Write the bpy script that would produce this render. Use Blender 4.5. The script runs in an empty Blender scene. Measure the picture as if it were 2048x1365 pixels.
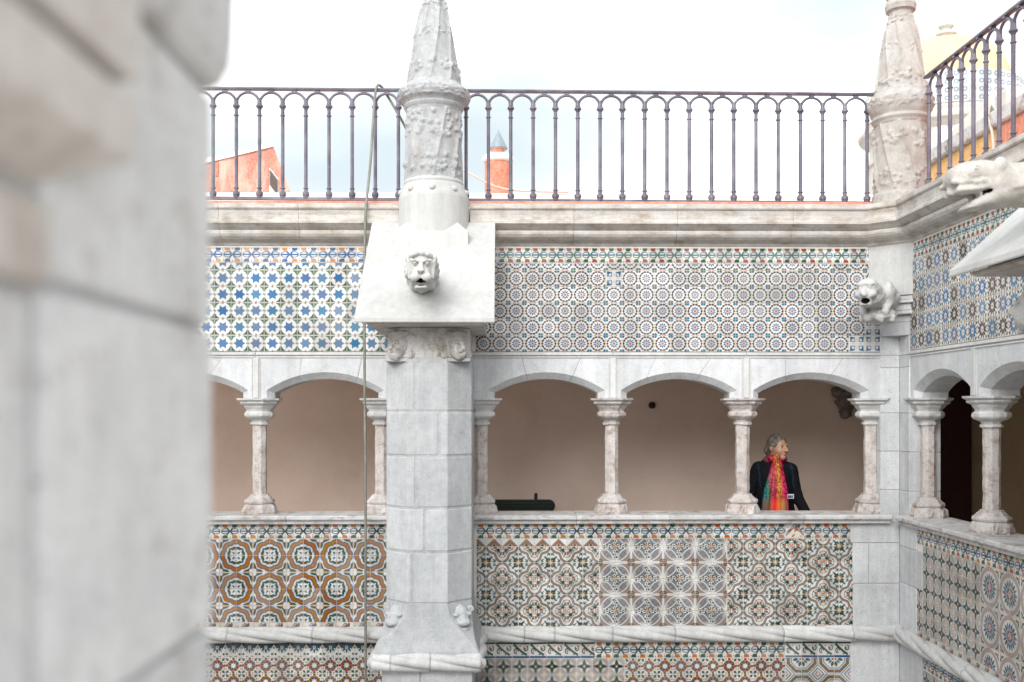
import bpy, bmesh, math, random
import numpy as np
from mathutils import Vector, Matrix, noise

random.seed(7)
RNG = np.random.default_rng(7)
R = math.radians
scene = bpy.context.scene

# ------------------------------------------------------------------ camera, sky, sun, exposure
FPX = 1991.0                       # focal length in photo pixels (35 mm lens, 2048 px wide)
cam_data = bpy.data.cameras.new('camera')
cam_data.sensor_width = 36.0
cam_data.lens = 36.0 * FPX / 2048.0
cam_data.shift_y = (822.0 - 682.5) / 2048.0
cam_data.clip_start = 0.05
cam_data.clip_end = 2000.0
cam_data.dof.use_dof = True
cam_data.dof.focus_distance = 8.25
cam_data.dof.aperture_fstop = 3.2
cam = bpy.data.objects.new('camera', cam_data)
scene.collection.objects.link(cam)
cam.location = (0, 0, 0)
cam.rotation_euler = (R(90), 0, R(-0.69))
scene.camera = cam

SUN_EL, SUN_AZ = 30.0, 199.0       # azimuth clockwise from +Y: light from behind the camera, a little left
world = bpy.data.worlds.new('World')
scene.world = world
world.use_nodes = True
wn, wl = world.node_tree.nodes, world.node_tree.links
wn.clear()
w_out = wn.new('ShaderNodeOutputWorld')
w_bg = wn.new('ShaderNodeBackground')
w_sky = wn.new('ShaderNodeTexSky')
w_sky.sky_type = 'NISHITA'
w_sky.sun_disc = False
w_sky.sun_elevation = R(SUN_EL)
w_sky.sun_rotation = R(SUN_AZ)
w_sky.air_density = 1.0
w_sky.dust_density = 2.5
w_tc = wn.new('ShaderNodeTexCoord')
w_map = wn.new('ShaderNodeMapping')
w_map.inputs['Scale'].default_value = (1.0, 1.0, 2.2)
w_map.inputs['Location'].default_value = (7.5, 3.3, 2.0)
w_noise = wn.new('ShaderNodeTexNoise')
w_noise.inputs['Scale'].default_value = 1.7
w_noise.inputs['Detail'].default_value = 6.0
w_noise.inputs['Roughness'].default_value = 0.5
w_ramp = wn.new('ShaderNodeValToRGB')
w_ramp.color_ramp.elements[0].position = 0.30
w_ramp.color_ramp.elements[0].color = (1.0, 1.0, 1.0, 1)
w_ramp.color_ramp.elements[1].position = 0.55
w_ramp.color_ramp.elements[1].color = (1, 1, 1, 1)
w_mix = wn.new('ShaderNodeMixRGB')
w_n2 = wn.new('ShaderNodeTexNoise')                              # bright thin overcast with paler blue gaps
w_n2.inputs['Scale'].default_value = 2.6
w_n2.inputs['Detail'].default_value = 3.0
w_n2.inputs['Roughness'].default_value = 0.45
w_r2 = wn.new('ShaderNodeValToRGB')
while len(w_r2.color_ramp.elements) < 4: w_r2.color_ramp.elements.new(0.5)
for el_, (p_, c_) in zip(w_r2.color_ramp.elements, ((0.33, (3.05, 3.5, 3.72)), (0.43, (3.8, 4.15, 4.3)), (0.50, (5.2, 5.35, 5.4)), (0.60, (11.0, 11.1, 11.15)))):
    el_.position = p_
    el_.color = (*c_, 1)
wl.new(w_map.outputs['Vector'], w_n2.inputs['Vector'])
wl.new(w_n2.outputs['Fac'], w_r2.inputs['Fac'])
wl.new(w_r2.outputs['Color'], w_mix.inputs['Color2'])
wl.new(w_tc.outputs['Generated'], w_map.inputs['Vector'])
wl.new(w_map.outputs['Vector'], w_noise.inputs['Vector'])
wl.new(w_noise.outputs['Fac'], w_ramp.inputs['Fac'])
wl.new(w_ramp.outputs['Color'], w_mix.inputs['Fac'])
wl.new(w_sky.outputs['Color'], w_mix.inputs['Color1'])
wl.new(w_mix.outputs['Color'], w_bg.inputs['Color'])
w_bg.inputs['Strength'].default_value = 0.12
wl.new(w_bg.outputs['Background'], w_out.inputs['Surface'])

sun_data = bpy.data.lights.new('sun', 'SUN')
sun_data.energy = 1.5
sun_data.angle = R(38)
sun_data.color = (1.0, 0.98, 0.95)
sun = bpy.data.objects.new('sun', sun_data)
scene.collection.objects.link(sun)
_az, _el = R(SUN_AZ), R(SUN_EL)
_to_sun = Vector((math.sin(_az) * math.cos(_el), math.cos(_az) * math.cos(_el), math.sin(_el)))
sun.rotation_euler = _to_sun.to_track_quat('Z', 'Y').to_euler()
sun.location = _to_sun * 40

scene.view_settings.view_transform = 'Standard'
scene.view_settings.look = 'None'
scene.view_settings.gamma = 1.0
scene.view_settings.exposure = 1.12
scene.view_settings.use_curve_mapping = False
try:
    scene.cycles.use_denoising = True
    scene.cycles.max_bounces = 8
    scene.cycles.diffuse_bounces = 5
except Exception:
    pass

# ------------------------------------------------------------------ frames of reference
XW, YW = 3.355, 8.30               # inner corner of the courtyard: wing face x, back face y
def BK(u, d, z): return (XW - u, YW - d, z)      # back wall: u along the wall from the corner, d out into the court
def WG(u, d, z): return (XW - d, YW - u, z)      # side wing
def AB(x, y, z): return (x, y, z)

# ------------------------------------------------------------------ materials
def rgb(h):
    h = h.lstrip('#')
    c = [int(h[i:i + 2], 16) / 255 for i in (0, 2, 4)]
    return tuple(x / 12.92 if x <= 0.04045 else ((x + 0.055) / 1.055) ** 2.4 for x in c)

class NT:
    def __init__(s, name):
        s.m = bpy.data.materials.new(name)
        s.m.use_nodes = True
        s.n, s.l = s.m.node_tree.nodes, s.m.node_tree.links
        s.b = s.n['Principled BSDF']
    def pos(s, scale=(1, 1, 1)):
        g = s.n.new('ShaderNodeNewGeometry')
        mp = s.n.new('ShaderNodeMapping')
        mp.inputs['Scale'].default_value = scale
        s.l.new(g.outputs['Position'], mp.inputs['Vector'])
        return mp.outputs['Vector']
    def noise(s, vec, scale, detail=4, rough=0.55):
        t = s.n.new('ShaderNodeTexNoise')
        t.inputs['Scale'].default_value = scale
        t.inputs['Detail'].default_value = detail
        t.inputs['Roughness'].default_value = rough
        s.l.new(vec, t.inputs['Vector'])
        return t.outputs['Fac']
    def ramp(s, fac, p0, p1, c0=(0, 0, 0), c1=(1, 1, 1)):
        r = s.n.new('ShaderNodeValToRGB')
        e = r.color_ramp.elements
        e[0].position, e[1].position = p0, p1
        e[0].color, e[1].color = (*c0, 1), (*c1, 1)
        s.l.new(fac, r.inputs['Fac'])
        return r.outputs['Color']
    def mix(s, fac, a, b, mode='MIX'):
        x = s.n.new('ShaderNodeMixRGB')
        x.blend_type = mode
        for sock, v in ((x.inputs['Fac'], fac), (x.inputs['Color1'], a), (x.inputs['Color2'], b)):
            if isinstance(v, (int, float)): sock.default_value = v
            elif isinstance(v, tuple): sock.default_value = (*v[:3], 1)
            else: s.l.new(v, sock)
        return x.outputs['Color']
    def rand(s):
        return s.n.new('ShaderNodeObjectInfo').outputs['Random']
    def bump(s, h, strength=0.3, dist=0.01, normal=None):
        b = s.n.new('ShaderNodeBump')
        b.inputs['Strength'].default_value = strength
        b.inputs['Distance'].default_value = dist
        s.l.new(h, b.inputs['Height'])
        if normal is not None: s.l.new(normal, b.inputs['Normal'])
        s.l.new(b.outputs['Normal'], s.b.inputs['Normal'])
        return b.outputs['Normal']
    def out(s, col, rough=0.8, spec=0.3, metal=0.0):
        if isinstance(col, tuple): s.b.inputs['Base Color'].default_value = (*col[:3], 1)
        else: s.l.new(col, s.b.inputs['Base Color'])
        s.b.inputs['Roughness'].default_value = rough
        s.b.inputs['Specular IOR Level'].default_value = spec
        s.b.inputs['Metallic'].default_value = metal
        return s.m

def stone(name, a, b, stain=None, stain_amt=(0.58, 0.72), pits=0.35, tint=0.17, bump=0.35, streak=(1, 1, 1), fine=90, stain_scale=5.0, blotch=0.2, rainy=0.13, stain_mix=0.8):
    t = NT(name)
    v = t.pos()
    c = t.mix(t.ramp(t.noise(v, 3.2, 6, 0.62), 0.32, 0.68), a, b)
    c = t.mix(t.ramp(t.noise(v, 17, 5, 0.7), 0.30, 0.66), c, t.mix(blotch, c, (1, 1, 1)))
    if stain is not None:
        sv = t.pos(streak)
        f = t.ramp(t.noise(sv, stain_scale, 8, 0.68), stain_amt[0], stain_amt[1])
        c = t.mix(t.mix(stain_mix, (0, 0, 0), f), c, stain)
    rain = t.ramp(t.noise(t.pos((9, 9, 0.9)), 1.6, 6, 0.7), 0.40, 0.66, (1 - rainy,) * 3, (1, 1, 1))
    c = t.mix(1.0, c, rain, 'MULTIPLY')
    sp = t.ramp(t.noise(v, fine, 3, 0.7), 0.30, 0.43, (1 - pits,) * 3, (1, 1, 1))
    c = t.mix(1.0, c, sp, 'MULTIPLY')
    c = t.mix(1.0, c, t.ramp(t.rand(), 0, 1, (1 - tint,) * 3, (1.0, 1.0, 1.0)), 'MULTIPLY')
    n1 = t.bump(t.noise(v, 26, 6, 0.65), bump, 0.006)
    t.bump(t.noise(v, fine, 4, 0.7), bump * 0.8, 0.002, n1)
    return t.out(c, 0.86, 0.2)

MAT = {}
MAT['stone'] = stone('grey_limestone', (0.415, 0.435, 0.455), (0.515, 0.53, 0.545), (0.38, 0.335, 0.325), (0.60, 0.80), pits=0.42)
MAT['stone_light'] = stone('pale_limestone', (0.545, 0.545, 0.54), (0.64, 0.64, 0.635), (0.50, 0.42, 0.36), (0.60, 0.82), pits=0.28)
MAT['stone_pale'] = stone('pale_grey_limestone', (0.52, 0.535, 0.555), (0.655, 0.665, 0.68), (0.44, 0.39, 0.38), (0.58, 0.80), pits=0.5)
MAT['stone_white'] = stone('white_limestone', (0.50, 0.50, 0.488), (0.55, 0.55, 0.54), (0.49, 0.45, 0.41), (0.66, 0.86), pits=0.06, bump=0.12, fine=60, blotch=0.08)
MAT['stone_pink'] = stone('rusty_column_stone', (0.50, 0.44, 0.41), (0.62, 0.585, 0.565), (0.32, 0.205, 0.15), (0.49, 0.68), pits=0.6, bump=0.8, stain_scale=13, fine=70)
MAT['stone_warm'] = stone('warm_cornice_stone', (0.53, 0.48, 0.435), (0.61, 0.585, 0.555), (0.27, 0.195, 0.12), (0.46, 0.70), pits=0.3, streak=(0.8, 0.8, 2.4), stain_scale=6, stain_mix=0.68)
MAT['stone_sill'] = stone('worn_sill_stone', (0.57, 0.555, 0.555), (0.68, 0.68, 0.68), (0.33, 0.255, 0.22), (0.50, 0.66), pits=0.4, streak=(1, 1, 2.5), stain_scale=8)
MAT['stone_mossy'] = stone('mossy_buttress_stone', (0.47, 0.45, 0.44), (0.56, 0.55, 0.545), (0.17, 0.14, 0.075), (0.50, 0.66), pits=0.45, stain_scale=6)
MAT['stone_carved'] = stone('grey_carved_stone', (0.335, 0.345, 0.355), (0.43, 0.44, 0.445), (0.30, 0.255, 0.225), (0.55, 0.78), pits=0.42, bump=0.5)
MAT['stone_beige'] = stone('beige_carved_stone', (0.42, 0.39, 0.355), (0.50, 0.475, 0.445), (0.34, 0.265, 0.205), (0.52, 0.76), pits=0.35, bump=0.5)
MAT['stone_near'] = stone('near_pier_stone', (0.50, 0.515, 0.53), (0.66, 0.67, 0.68), (0.42, 0.37, 0.355), (0.54, 0.70), pits=0.5, stain_scale=14, blotch=0.3, fine=160)
MAT['stone_brown'] = stone('warm_capital_stone', (0.42, 0.385, 0.355), (0.55, 0.52, 0.495), (0.27, 0.205, 0.16), (0.5, 0.75), pits=0.3, stain_scale=9)  # warm brown stone, darkened further for the shade under the capital mouldings
MAT['carving_shade'] = stone('painted_groove_shade', (0.22, 0.17, 0.13), (0.28, 0.22, 0.17), None, pits=0.1, tint=0.0)  # dark brown stands in for shade in the carved eye and nostril grooves
MAT['mortar'] = stone('grey_mortar', (0.30, 0.30, 0.315), (0.37, 0.37, 0.385), None, pits=0.2, tint=0.0, rainy=0.0)
MAT['grout'] = stone('tile_grout', (0.60, 0.57, 0.53), (0.72, 0.69, 0.65), (0.5, 0.42, 0.35), pits=0.15, tint=0.0, rainy=0.0)
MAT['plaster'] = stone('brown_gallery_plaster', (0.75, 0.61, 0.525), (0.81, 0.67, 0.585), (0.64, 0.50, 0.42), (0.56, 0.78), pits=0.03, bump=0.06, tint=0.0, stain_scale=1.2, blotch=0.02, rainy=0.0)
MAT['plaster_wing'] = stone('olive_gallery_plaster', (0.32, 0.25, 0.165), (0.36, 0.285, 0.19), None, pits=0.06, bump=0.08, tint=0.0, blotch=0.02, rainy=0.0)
MAT['floor'] = stone('court_paving', (0.42, 0.39, 0.36), (0.55, 0.52, 0.48), None, pits=0.2, tint=0.0, rainy=0.0)
MAT['gallery_paving'] = stone('pale_gallery_paving', (0.58, 0.52, 0.47), (0.66, 0.60, 0.55), None, pits=0.1, tint=0.0, rainy=0.0)
MAT['white_wall'] = stone('whitewashed_wall', (0.78, 0.70, 0.66), (0.84, 0.79, 0.76), (0.80, 0.62, 0.52), (0.55, 0.8), pits=0.03, tint=0.0, bump=0.1, rainy=0.0)
MAT['red_wall'] = stone('faded_red_wall', (0.46, 0.10, 0.05), (0.54, 0.165, 0.09), (0.66, 0.47, 0.39), (0.45, 0.60), pits=0.08, tint=0.0, bump=0.1, streak=(2.2, 2.2, 0.7), stain_scale=1.3)
MAT['orange_wall'] = stone('orange_wall', (0.52, 0.135, 0.055), (0.56, 0.18, 0.085), (0.62, 0.36, 0.25), (0.63, 0.75), pits=0.03, tint=0.0, bump=0.1, stain_scale=3)
MAT['ochre_wall'] = stone('ochre_wall', (0.60, 0.30, 0.055), (0.64, 0.37, 0.10), (0.52, 0.22, 0.05), (0.6, 0.8), pits=0.03, tint=0.0, bump=0.1, stain_scale=3)
MAT['dome'] = stone('pale_yellow_dome', (0.52, 0.40, 0.20), (0.55, 0.45, 0.26), (0.57, 0.50, 0.36), (0.5, 0.8), pits=0.02, tint=0.0, bump=0.05, stain_scale=1, rainy=0.0)
MAT['tower'] = stone('cream_tower_stone', (0.50, 0.455, 0.40), (0.56, 0.52, 0.475), (0.46, 0.37, 0.28), (0.6, 0.8), pits=0.03, tint=0.0, bump=0.1, stain_scale=2)
MAT['red_line'] = stone('red_terrace_edge', (0.50, 0.14, 0.07), (0.60, 0.22, 0.13), None, pits=0.1, tint=0.0)

def plain(name, col, rough=0.5, spec=0.4, metal=0.0, var=0.12, scale=20):
    t = NT(name)
    f = t.ramp(t.noise(t.pos(), scale, 4), 0.3, 0.7, (1 - var,) * 3, (1, 1, 1))
    return t.out(t.mix(1.0, col, f, 'MULTIPLY'), rough, spec, metal)

def iron():
    t = NT('painted_iron')
    v = t.pos()
    c = t.mix(t.ramp(t.noise(v, 6, 5), 0.4, 0.65), (0.085, 0.077, 0.108), (0.165, 0.150, 0.19))
    c = t.mix(t.ramp(t.noise(v, 130, 3), 0.66, 0.74), c, (0.30, 0.28, 0.28))
    t.bump(t.noise(v, 120, 3), 0.3, 0.002)
    return t.out(c, 0.42, 0.5)
MAT['iron'] = iron()
MAT['zinc'] = plain('zinc_cap', (0.26, 0.31, 0.35), 0.5, 0.5, 0.3)
MAT['cable'] = plain('green_grey_cable', (0.24, 0.24, 0.205), 0.55, 0.4, 0, 0.35, 12)
MAT['thin_cable'] = plain('white_wire', (0.62, 0.54, 0.48), 0.5)
MAT['bench'] = plain('dark_green_paint', (0.008, 0.020, 0.014), 0.28, 0.5, 0, 0.3)
MAT['black'] = plain('black_metal', (0.010, 0.009, 0.009), 0.5, 0.4)
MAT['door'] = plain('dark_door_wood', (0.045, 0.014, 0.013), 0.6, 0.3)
MAT['corbel_dark'] = stone('dark_corbel_stone', (0.075, 0.055, 0.045), (0.10, 0.08, 0.065), None, pits=0.2, tint=0.0)
MAT['hole'] = plain('mouth_shade', (0.012, 0.010, 0.008), 0.9, 0.1)  # near-black colour paints the darkness inside the carved mouths
MAT['louvre'] = plain('dark_louvre', (0.10, 0.055, 0.04), 0.5, 0.4)
MAT['louvre_frame'] = plain('pale_window_frame', (0.62, 0.64, 0.66), 0.5, 0.4)
MAT['skin'] = plain('skin', (0.41, 0.235, 0.155), 0.5, 0.35, 0, 0.12, 30)
MAT['lip'] = plain('lip', (0.36, 0.12, 0.09), 0.45)
MAT['eye'] = plain('eye_dark', (0.03, 0.02, 0.015), 0.3)
MAT['coat'] = plain('dark_navy_coat', (0.0065, 0.0065, 0.011), 0.85, 0.15, 0, 0.35, 40)
MAT['coat_trim'] = plain('teal_coat_stripe', (0.004, 0.024, 0.038), 0.7, 0.2)
MAT['trousers'] = plain('dark_trousers', (0.012, 0.012, 0.016), 0.85, 0.15)
MAT['badge'] = plain('badge_white', (0.50, 0.54, 0.60), 0.4)
def hair():
    t = NT('grey_hair')
    c = t.mix(t.ramp(t.noise(t.pos((1, 0.3, 0.3)), 75, 3), 0.38, 0.66), (0.060, 0.050, 0.040), (0.20, 0.18, 0.15))
    t.bump(t.noise(t.pos((1, 1, 0.25)), 120, 3), 0.6, 0.004)
    return t.out(c, 0.5, 0.4)
MAT['hair'] = hair()

def glaze():
    t = NT('painted_glaze')
    a = t.n.new('ShaderNodeAttribute')
    a.attribute_name = 'paint'
    col = a.outputs['Color']
    rnd = t.rand()
    v = t.pos()
    # every tile was fired a little paler, darker or warmer than its neighbours
    pale = t.mix(t.ramp(rnd, 0.0, 1.0, (0.0,) * 3, (0.11,) * 3), col, (0.64, 0.63, 0.61))
    n = t.n.new('ShaderNodeMath'); n.operation = 'MULTIPLY'; n.inputs[1].default_value = 7.31
    t.l.new(rnd, n.inputs[0])
    fr = t.n.new('ShaderNodeMath'); fr.operation = 'FRACT'
    t.l.new(n.outputs[0], fr.inputs[0])
    hs = t.n.new('ShaderNodeHueSaturation')
    def rnd_range(k, lo, hi):
        m1 = t.n.new('ShaderNodeMath'); m1.operation = 'MULTIPLY'; m1.inputs[1].default_value = k
        t.l.new(rnd, m1.inputs[0])
        m2 = t.n.new('ShaderNodeMath'); m2.operation = 'FRACT'; t.l.new(m1.outputs[0], m2.inputs[0])
        m3 = t.n.new('ShaderNodeMapRange'); m3.inputs['To Min'].default_value = lo; m3.inputs['To Max'].default_value = hi
        t.l.new(m2.outputs[0], m3.inputs['Value'])
        return m3.outputs['Result']
    t.l.new(rnd_range(13.7, .482, .516), hs.inputs['Hue'])
    t.l.new(rnd_range(29.3, .75, 1.2), hs.inputs['Saturation'])
    t.l.new(rnd_range(51.1, .80, 1.08), hs.inputs['Value'])
    t.l.new(pale, hs.inputs['Color'])
    tint = t.mix(1.0, hs.outputs['Color'], t.ramp(fr.outputs[0], 0, 1, (0.86, 0.85, 0.83), (1.0, 1.0, 1.0)), 'MULTIPLY')
    worn = t.ramp(t.noise(v, 16, 6, 0.7), 0.62, 0.76)
    c = t.mix(t.mix(0.45, (0, 0, 0), worn), tint, (0.58, 0.55, 0.51))
    grime_or_shade = t.ramp(t.noise(v, 5, 5, 0.6), 0.30, 0.62, (0.90, 0.88, 0.86), (1, 1, 1))
    c = t.mix(1.0, c, grime_or_shade, 'MULTIPLY')
    chips = t.ramp(t.noise(v, 70, 3, 0.7), 0.70, 0.74)
    c = t.mix(chips, c, (0.45, 0.36, 0.30))
    t.bump(t.noise(v, 22, 3), 0.18, 0.004)
    return t.out(c, 0.34, 0.28)
MAT['glaze'] = glaze()

def scarf():
    t = NT('striped_silk_scarf')
    tc = t.n.new('ShaderNodeTexCoord')
    sep = t.n.new('ShaderNodeSeparateXYZ')
    t.l.new(tc.outputs['Generated'], sep.inputs[0])
    r = t.n.new('ShaderNodeValToRGB')
    e = r.color_ramp
    cols = [(0.0, (0.004, 0.16, 0.36)), (0.16, (0.0, 0.20, 0.27)), (0.30, (0.01, 0.16, 0.05)), (0.38, (0.34, 0.02, 0.07)), (0.52, (0.52, 0.02, 0.03)), (0.64, (0.50, 0.26, 0.03)), (0.70, (0.48, 0.03, 0.03)), (0.80, (0.52, 0.02, 0.12)), (1.0, (0.36, 0.02, 0.14))]
    while len(e.elements) < len(cols): e.elements.new(0.5)
    for el, (p, c) in zip(e.elements, cols): el.position = p; el.color = (*c, 1)
    t.l.new(sep.outputs['X'], r.inputs['Fac'])
    r2 = t.n.new('ShaderNodeValToRGB')
    cols2 = [(0.0, (0.06, 0.05, 0.10)), (0.2, (0.12, 0.07, 0.045)), (0.36, (0.16, 0.07, 0.04)), (0.40, (0.62, 0.035, 0.02)), (0.55, (0.62, 0.05, 0.02)), (0.60, (0.62, 0.16, 0.02)), (0.72, (0.36, 0.15, 0.05)), (0.82, (0.24, 0.11, 0.05)), (0.88, (0.5, 0.02, 0.10)), (1.0, (0.5, 0.02, 0.10))]
    e = r2.color_ramp
    while len(e.elements) < len(cols2): e.elements.new(0.5)
    for el, (p, c) in zip(e.elements, cols2): el.position = p; el.color = (*c, 1)
    t.l.new(sep.outputs['X'], r2.inputs['Fac'])
    low = t.ramp(sep.outputs['Z'], 0.42, 0.50)
    pat = t.ramp(t.noise(t.pos((1, 1, 0.6)), 75, 2), 0.47, 0.53, (0.30, 0.26, 0.34), (1, 1, 1))
    up = t.mix(1.0, r.outputs['Color'], pat, 'MULTIPLY')
    return t.out(t.mix(low, r2.outputs['Color'], up), 0.55, 0.3)
MAT['scarf'] = scarf()

# ------------------------------------------------------------------ object helpers
ORG = {}                            # world origin of every object built
def tag(o, label=None, cat=None, group=None, kind=None):
    if label: o['label'] = label
    if cat: o['category'] = cat
    if group: o['group'] = group
    if kind: o['kind'] = kind
    return o

def thing(name, loc, label, cat, group=None):
    o = bpy.data.objects.new(name, None)
    o.empty_display_size = 0.1
    scene.collection.objects.link(o)
    o.location = loc
    ORG[o] = Vector(loc)
    return tag(o, label, cat, group)

def link(o, parent, origin):
    scene.collection.objects.link(o)
    ORG[o] = Vector(origin)
    if parent is not None:
        o.parent = parent
        o.location = ORG[o] - ORG[parent]
    else:
        o.location = ORG[o]
    return o

def build(name, verts, faces, mat, parent=None, mi=None, smooth=False, bevel=0.0, seg=1, recalc=True, origin=None):
    V = np.array(verts, dtype=float)
    if origin is None:
        lo, hi = V.min(0), V.max(0)
        origin = ((lo[0] + hi[0]) / 2, (lo[1] + hi[1]) / 2, lo[2])
    me = bpy.data.meshes.new(name)
    me.from_pydata([tuple(p) for p in (V - np.array(origin))], [], [tuple(int(i) for i in f) for f in faces])
    mats = mat if isinstance(mat, (list, tuple)) else [mat]
    for m in mats: me.materials.append(MAT[m])
    if mi is not None:
        me.polygons.foreach_set('material_index', [int(i) for i in mi])
    if recalc or bevel > 0:
        bm = bmesh.new()
        bm.from_mesh(me)
        if recalc: bmesh.ops.recalc_face_normals(bm, faces=bm.faces)
        if bevel > 0:
            ed = [e for e in bm.edges if len(e.link_faces) == 2 and e.calc_face_angle(0) > 0.5]
            bmesh.ops.bevel(bm, geom=ed, offset=bevel, segments=seg, affect='EDGES', profile=0.5)
        bm.to_mesh(me)
        bm.free()
    if smooth:
        me.polygons.foreach_set('use_smooth', [True] * len(me.polygons))
    me.update()
    o = bpy.data.objects.new(name, me)
    return link(o, parent, origin)

def copy_of(o, parent, origin, rot=None):
    c = o.copy()
    link(c, parent, origin)
    if rot is not None: c.rotation_euler = rot
    return c

def boxv(F, u0, u1, d0, d1, z0, z1):
    return [F(u0, d0, z0), F(u1, d0, z0), F(u1, d1, z0), F(u0, d1, z0), F(u0, d0, z1), F(u1, d0, z1), F(u1, d1, z1), F(u0, d1, z1)]
BOXF = [(0, 3, 2, 1), (4, 5, 6, 7), (0, 1, 5, 4), (1, 2, 6, 5), (2, 3, 7, 6), (3, 0, 4, 7)]
def box(name, F, u0, u1, d0, d1, z0, z1, mat, parent=None, bevel=0.004, seg=1):
    return build(name, boxv(F, u0, u1, d0, d1, z0, z1), BOXF, mat, parent, bevel=bevel, seg=seg)

def prism_z(name, pts, z0, z1, mat, parent=None, bevel=0.0, F=AB, seg=1, ztop=None):
    """pts: plan polygon (a, b) in frame F, extruded in z; ztop(a, b) gives a sloping top"""
    n = len(pts)
    v = [F(a, b, z0) for a, b in pts] + [F(a, b, z1 if ztop is None else ztop(a, b)) for a, b in pts]
    f = [tuple(range(n))[::-1], tuple(range(n, 2 * n))] + [(i, (i + 1) % n, n + (i + 1) % n, n + i) for i in range(n)]
    return build(name, v, f, mat, parent, bevel=bevel, seg=seg)

def extrude_profile(name, F, prof, u0, u1, mat, parent=None, smooth=False, m0=0.0, m1=0.0, bevel=0.0):
    """prof: closed (d, z) outline swept along u; m0/m1: mitre, the end moves by m*d"""
    n = len(prof)
    v = [F(u0 + m0 * d, d, z) for d, z in prof] + [F(u1 + m1 * d, d, z) for d, z in prof]
    f = [tuple(range(n)), tuple(range(n, 2 * n))[::-1]] + [(i, (i + 1) % n, n + (i + 1) % n, n + i) for i in range(n)]
    return build(name, v, f, mat, parent, smooth=smooth, bevel=bevel)

def lathe(profile, c, n=24, phase=0.0, wob=0.0, wscale=14.0, sub=1, sq=None):
    """profile: (r, z) from bottom to top, closed with caps. n-gon section with sub points per side"""
    V, Fc = [], []
    m = n * sub
    for r, z in profile:
        for i in range(m):
            s, t = divmod(i, sub)
            a0 = phase + 2 * math.pi * s / n
            a1 = phase + 2 * math.pi * (s + 1) / n
            k = t / sub
            x = r * (math.cos(a0) * (1 - k) + math.cos(a1) * k)
            y = r * (math.sin(a0) * (1 - k) + math.sin(a1) * k)
            if wob:
                p = Vector((c[0] + x, c[1] + y, c[2] + z)) * wscale
                w = 1 + wob * noise.noise(p) / max(r, 0.02)
                x *= w; y *= w
                zz = z + wob * 0.5 * noise.noise(p + Vector((9, 3, 1)))
            else: zz = z
            V.append((c[0] + x, c[1] + y, c[2] + zz))
    k = len(profile)
    for j in range(k - 1):
        for i in range(m):
            Fc.append((j * m + i, j * m + (i + 1) % m, (j + 1) * m + (i + 1) % m, (j + 1) * m + i))
    Fc.append(tuple(range(m))[::-1])
    Fc.append(tuple(range((k - 1) * m, k * m)))
    return V, Fc

def tube(path, r, n=8, closed=False, radii=None):
    P = [Vector(p) for p in path]
    V, Fc = [], []
    prev = None
    for i, p in enumerate(P):
        t = (P[min(i + 1, len(P) - 1)] - P[max(i - 1, 0)]).normalized()
        if prev is None:
            a = t.cross(Vector((0, 1, 0)))
            if a.length < 0.05: a = t.cross(Vector((1, 0, 0)))
        else:
            a = prev - t * prev.dot(t)
        a.normalize(); prev = a
        b = t.cross(a)
        rr = radii[i] if radii else r
        for k in range(n):
            th = 2 * math.pi * k / n
            V.append(tuple(p + (a * math.cos(th) + b * math.sin(th)) * rr))
    for i in range(len(P) - 1):
        for k in range(n):
            Fc.append((i * n + k, i * n + (k + 1) % n, (i + 1) * n + (k + 1) % n, (i + 1) * n + k))
    Fc.append(tuple(range(n))[::-1])
    Fc.append(tuple(range((len(P) - 1) * n, len(P) * n)))
    return V, Fc

def merge(*parts):
    V, Fc = [], []
    for v, f in parts:
        o = len(V)
        V += list(v)
        Fc += [tuple(i + o for i in q) for q in f]
    return V, Fc

# ------------------------------------------------------------------ signed-distance sculpting (surface nets)
def vlen(x, y, z): return np.sqrt(x * x + y * y + z * z)
def s_ell(P, c, r, rot=None):
    q = P - np.array(c)
    if rot is not None: q = q @ np.array(Matrix.Rotation(rot[0], 3, rot[1]))
    r = np.array(r, dtype=float)
    k0 = np.linalg.norm(q / r, axis=-1)
    k1 = np.linalg.norm(q / (r * r), axis=-1) + 1e-9
    return k0 * (k0 - 1.0) / k1
def s_cone(P, a, b, ra, rb):
    a, b = np.array(a, float), np.array(b, float)
    ab = b - a
    t = np.clip(((P - a) @ ab) / (ab @ ab), 0, 1)
    return np.linalg.norm(P - a - t[..., None] * ab, axis=-1) - (ra + (rb - ra) * t)
def s_box(P, c, h, rnd=0.0):
    q = np.abs(P - np.array(c)) - np.array(h) + rnd
    return np.linalg.norm(np.maximum(q, 0), axis=-1) + np.minimum(q.max(-1), 0) - rnd
def s_torus(P, c, axis, R_, r):
    q = P - np.array(c)
    ax = np.array(axis, float); ax /= np.linalg.norm(ax)
    h = q @ ax
    rad = np.linalg.norm(q - h[..., None] * ax, axis=-1)
    return np.sqrt((rad - R_) ** 2 + h * h) - r
def s_min(a, b, k):
    h = np.clip(0.5 + 0.5 * (b - a) / k, 0, 1)
    return b + (a - b) * h - k * h * (1 - h)
def s_union(k, *ds):
    d = ds[0]
    for e in ds[1:]: d = s_min(d, e, k)
    return d
def s_sub(d, e, k): return -s_min(-d, e, k)
def s_rough(P, amp, f):
    return amp * (np.sin(P[..., 0] * f + 1.3 * np.sin(P[..., 2] * f * 0.7)) * np.sin(P[..., 1] * f * 1.1 + 0.7) * np.sin(P[..., 2] * f * 0.9 + 2.1))

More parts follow.
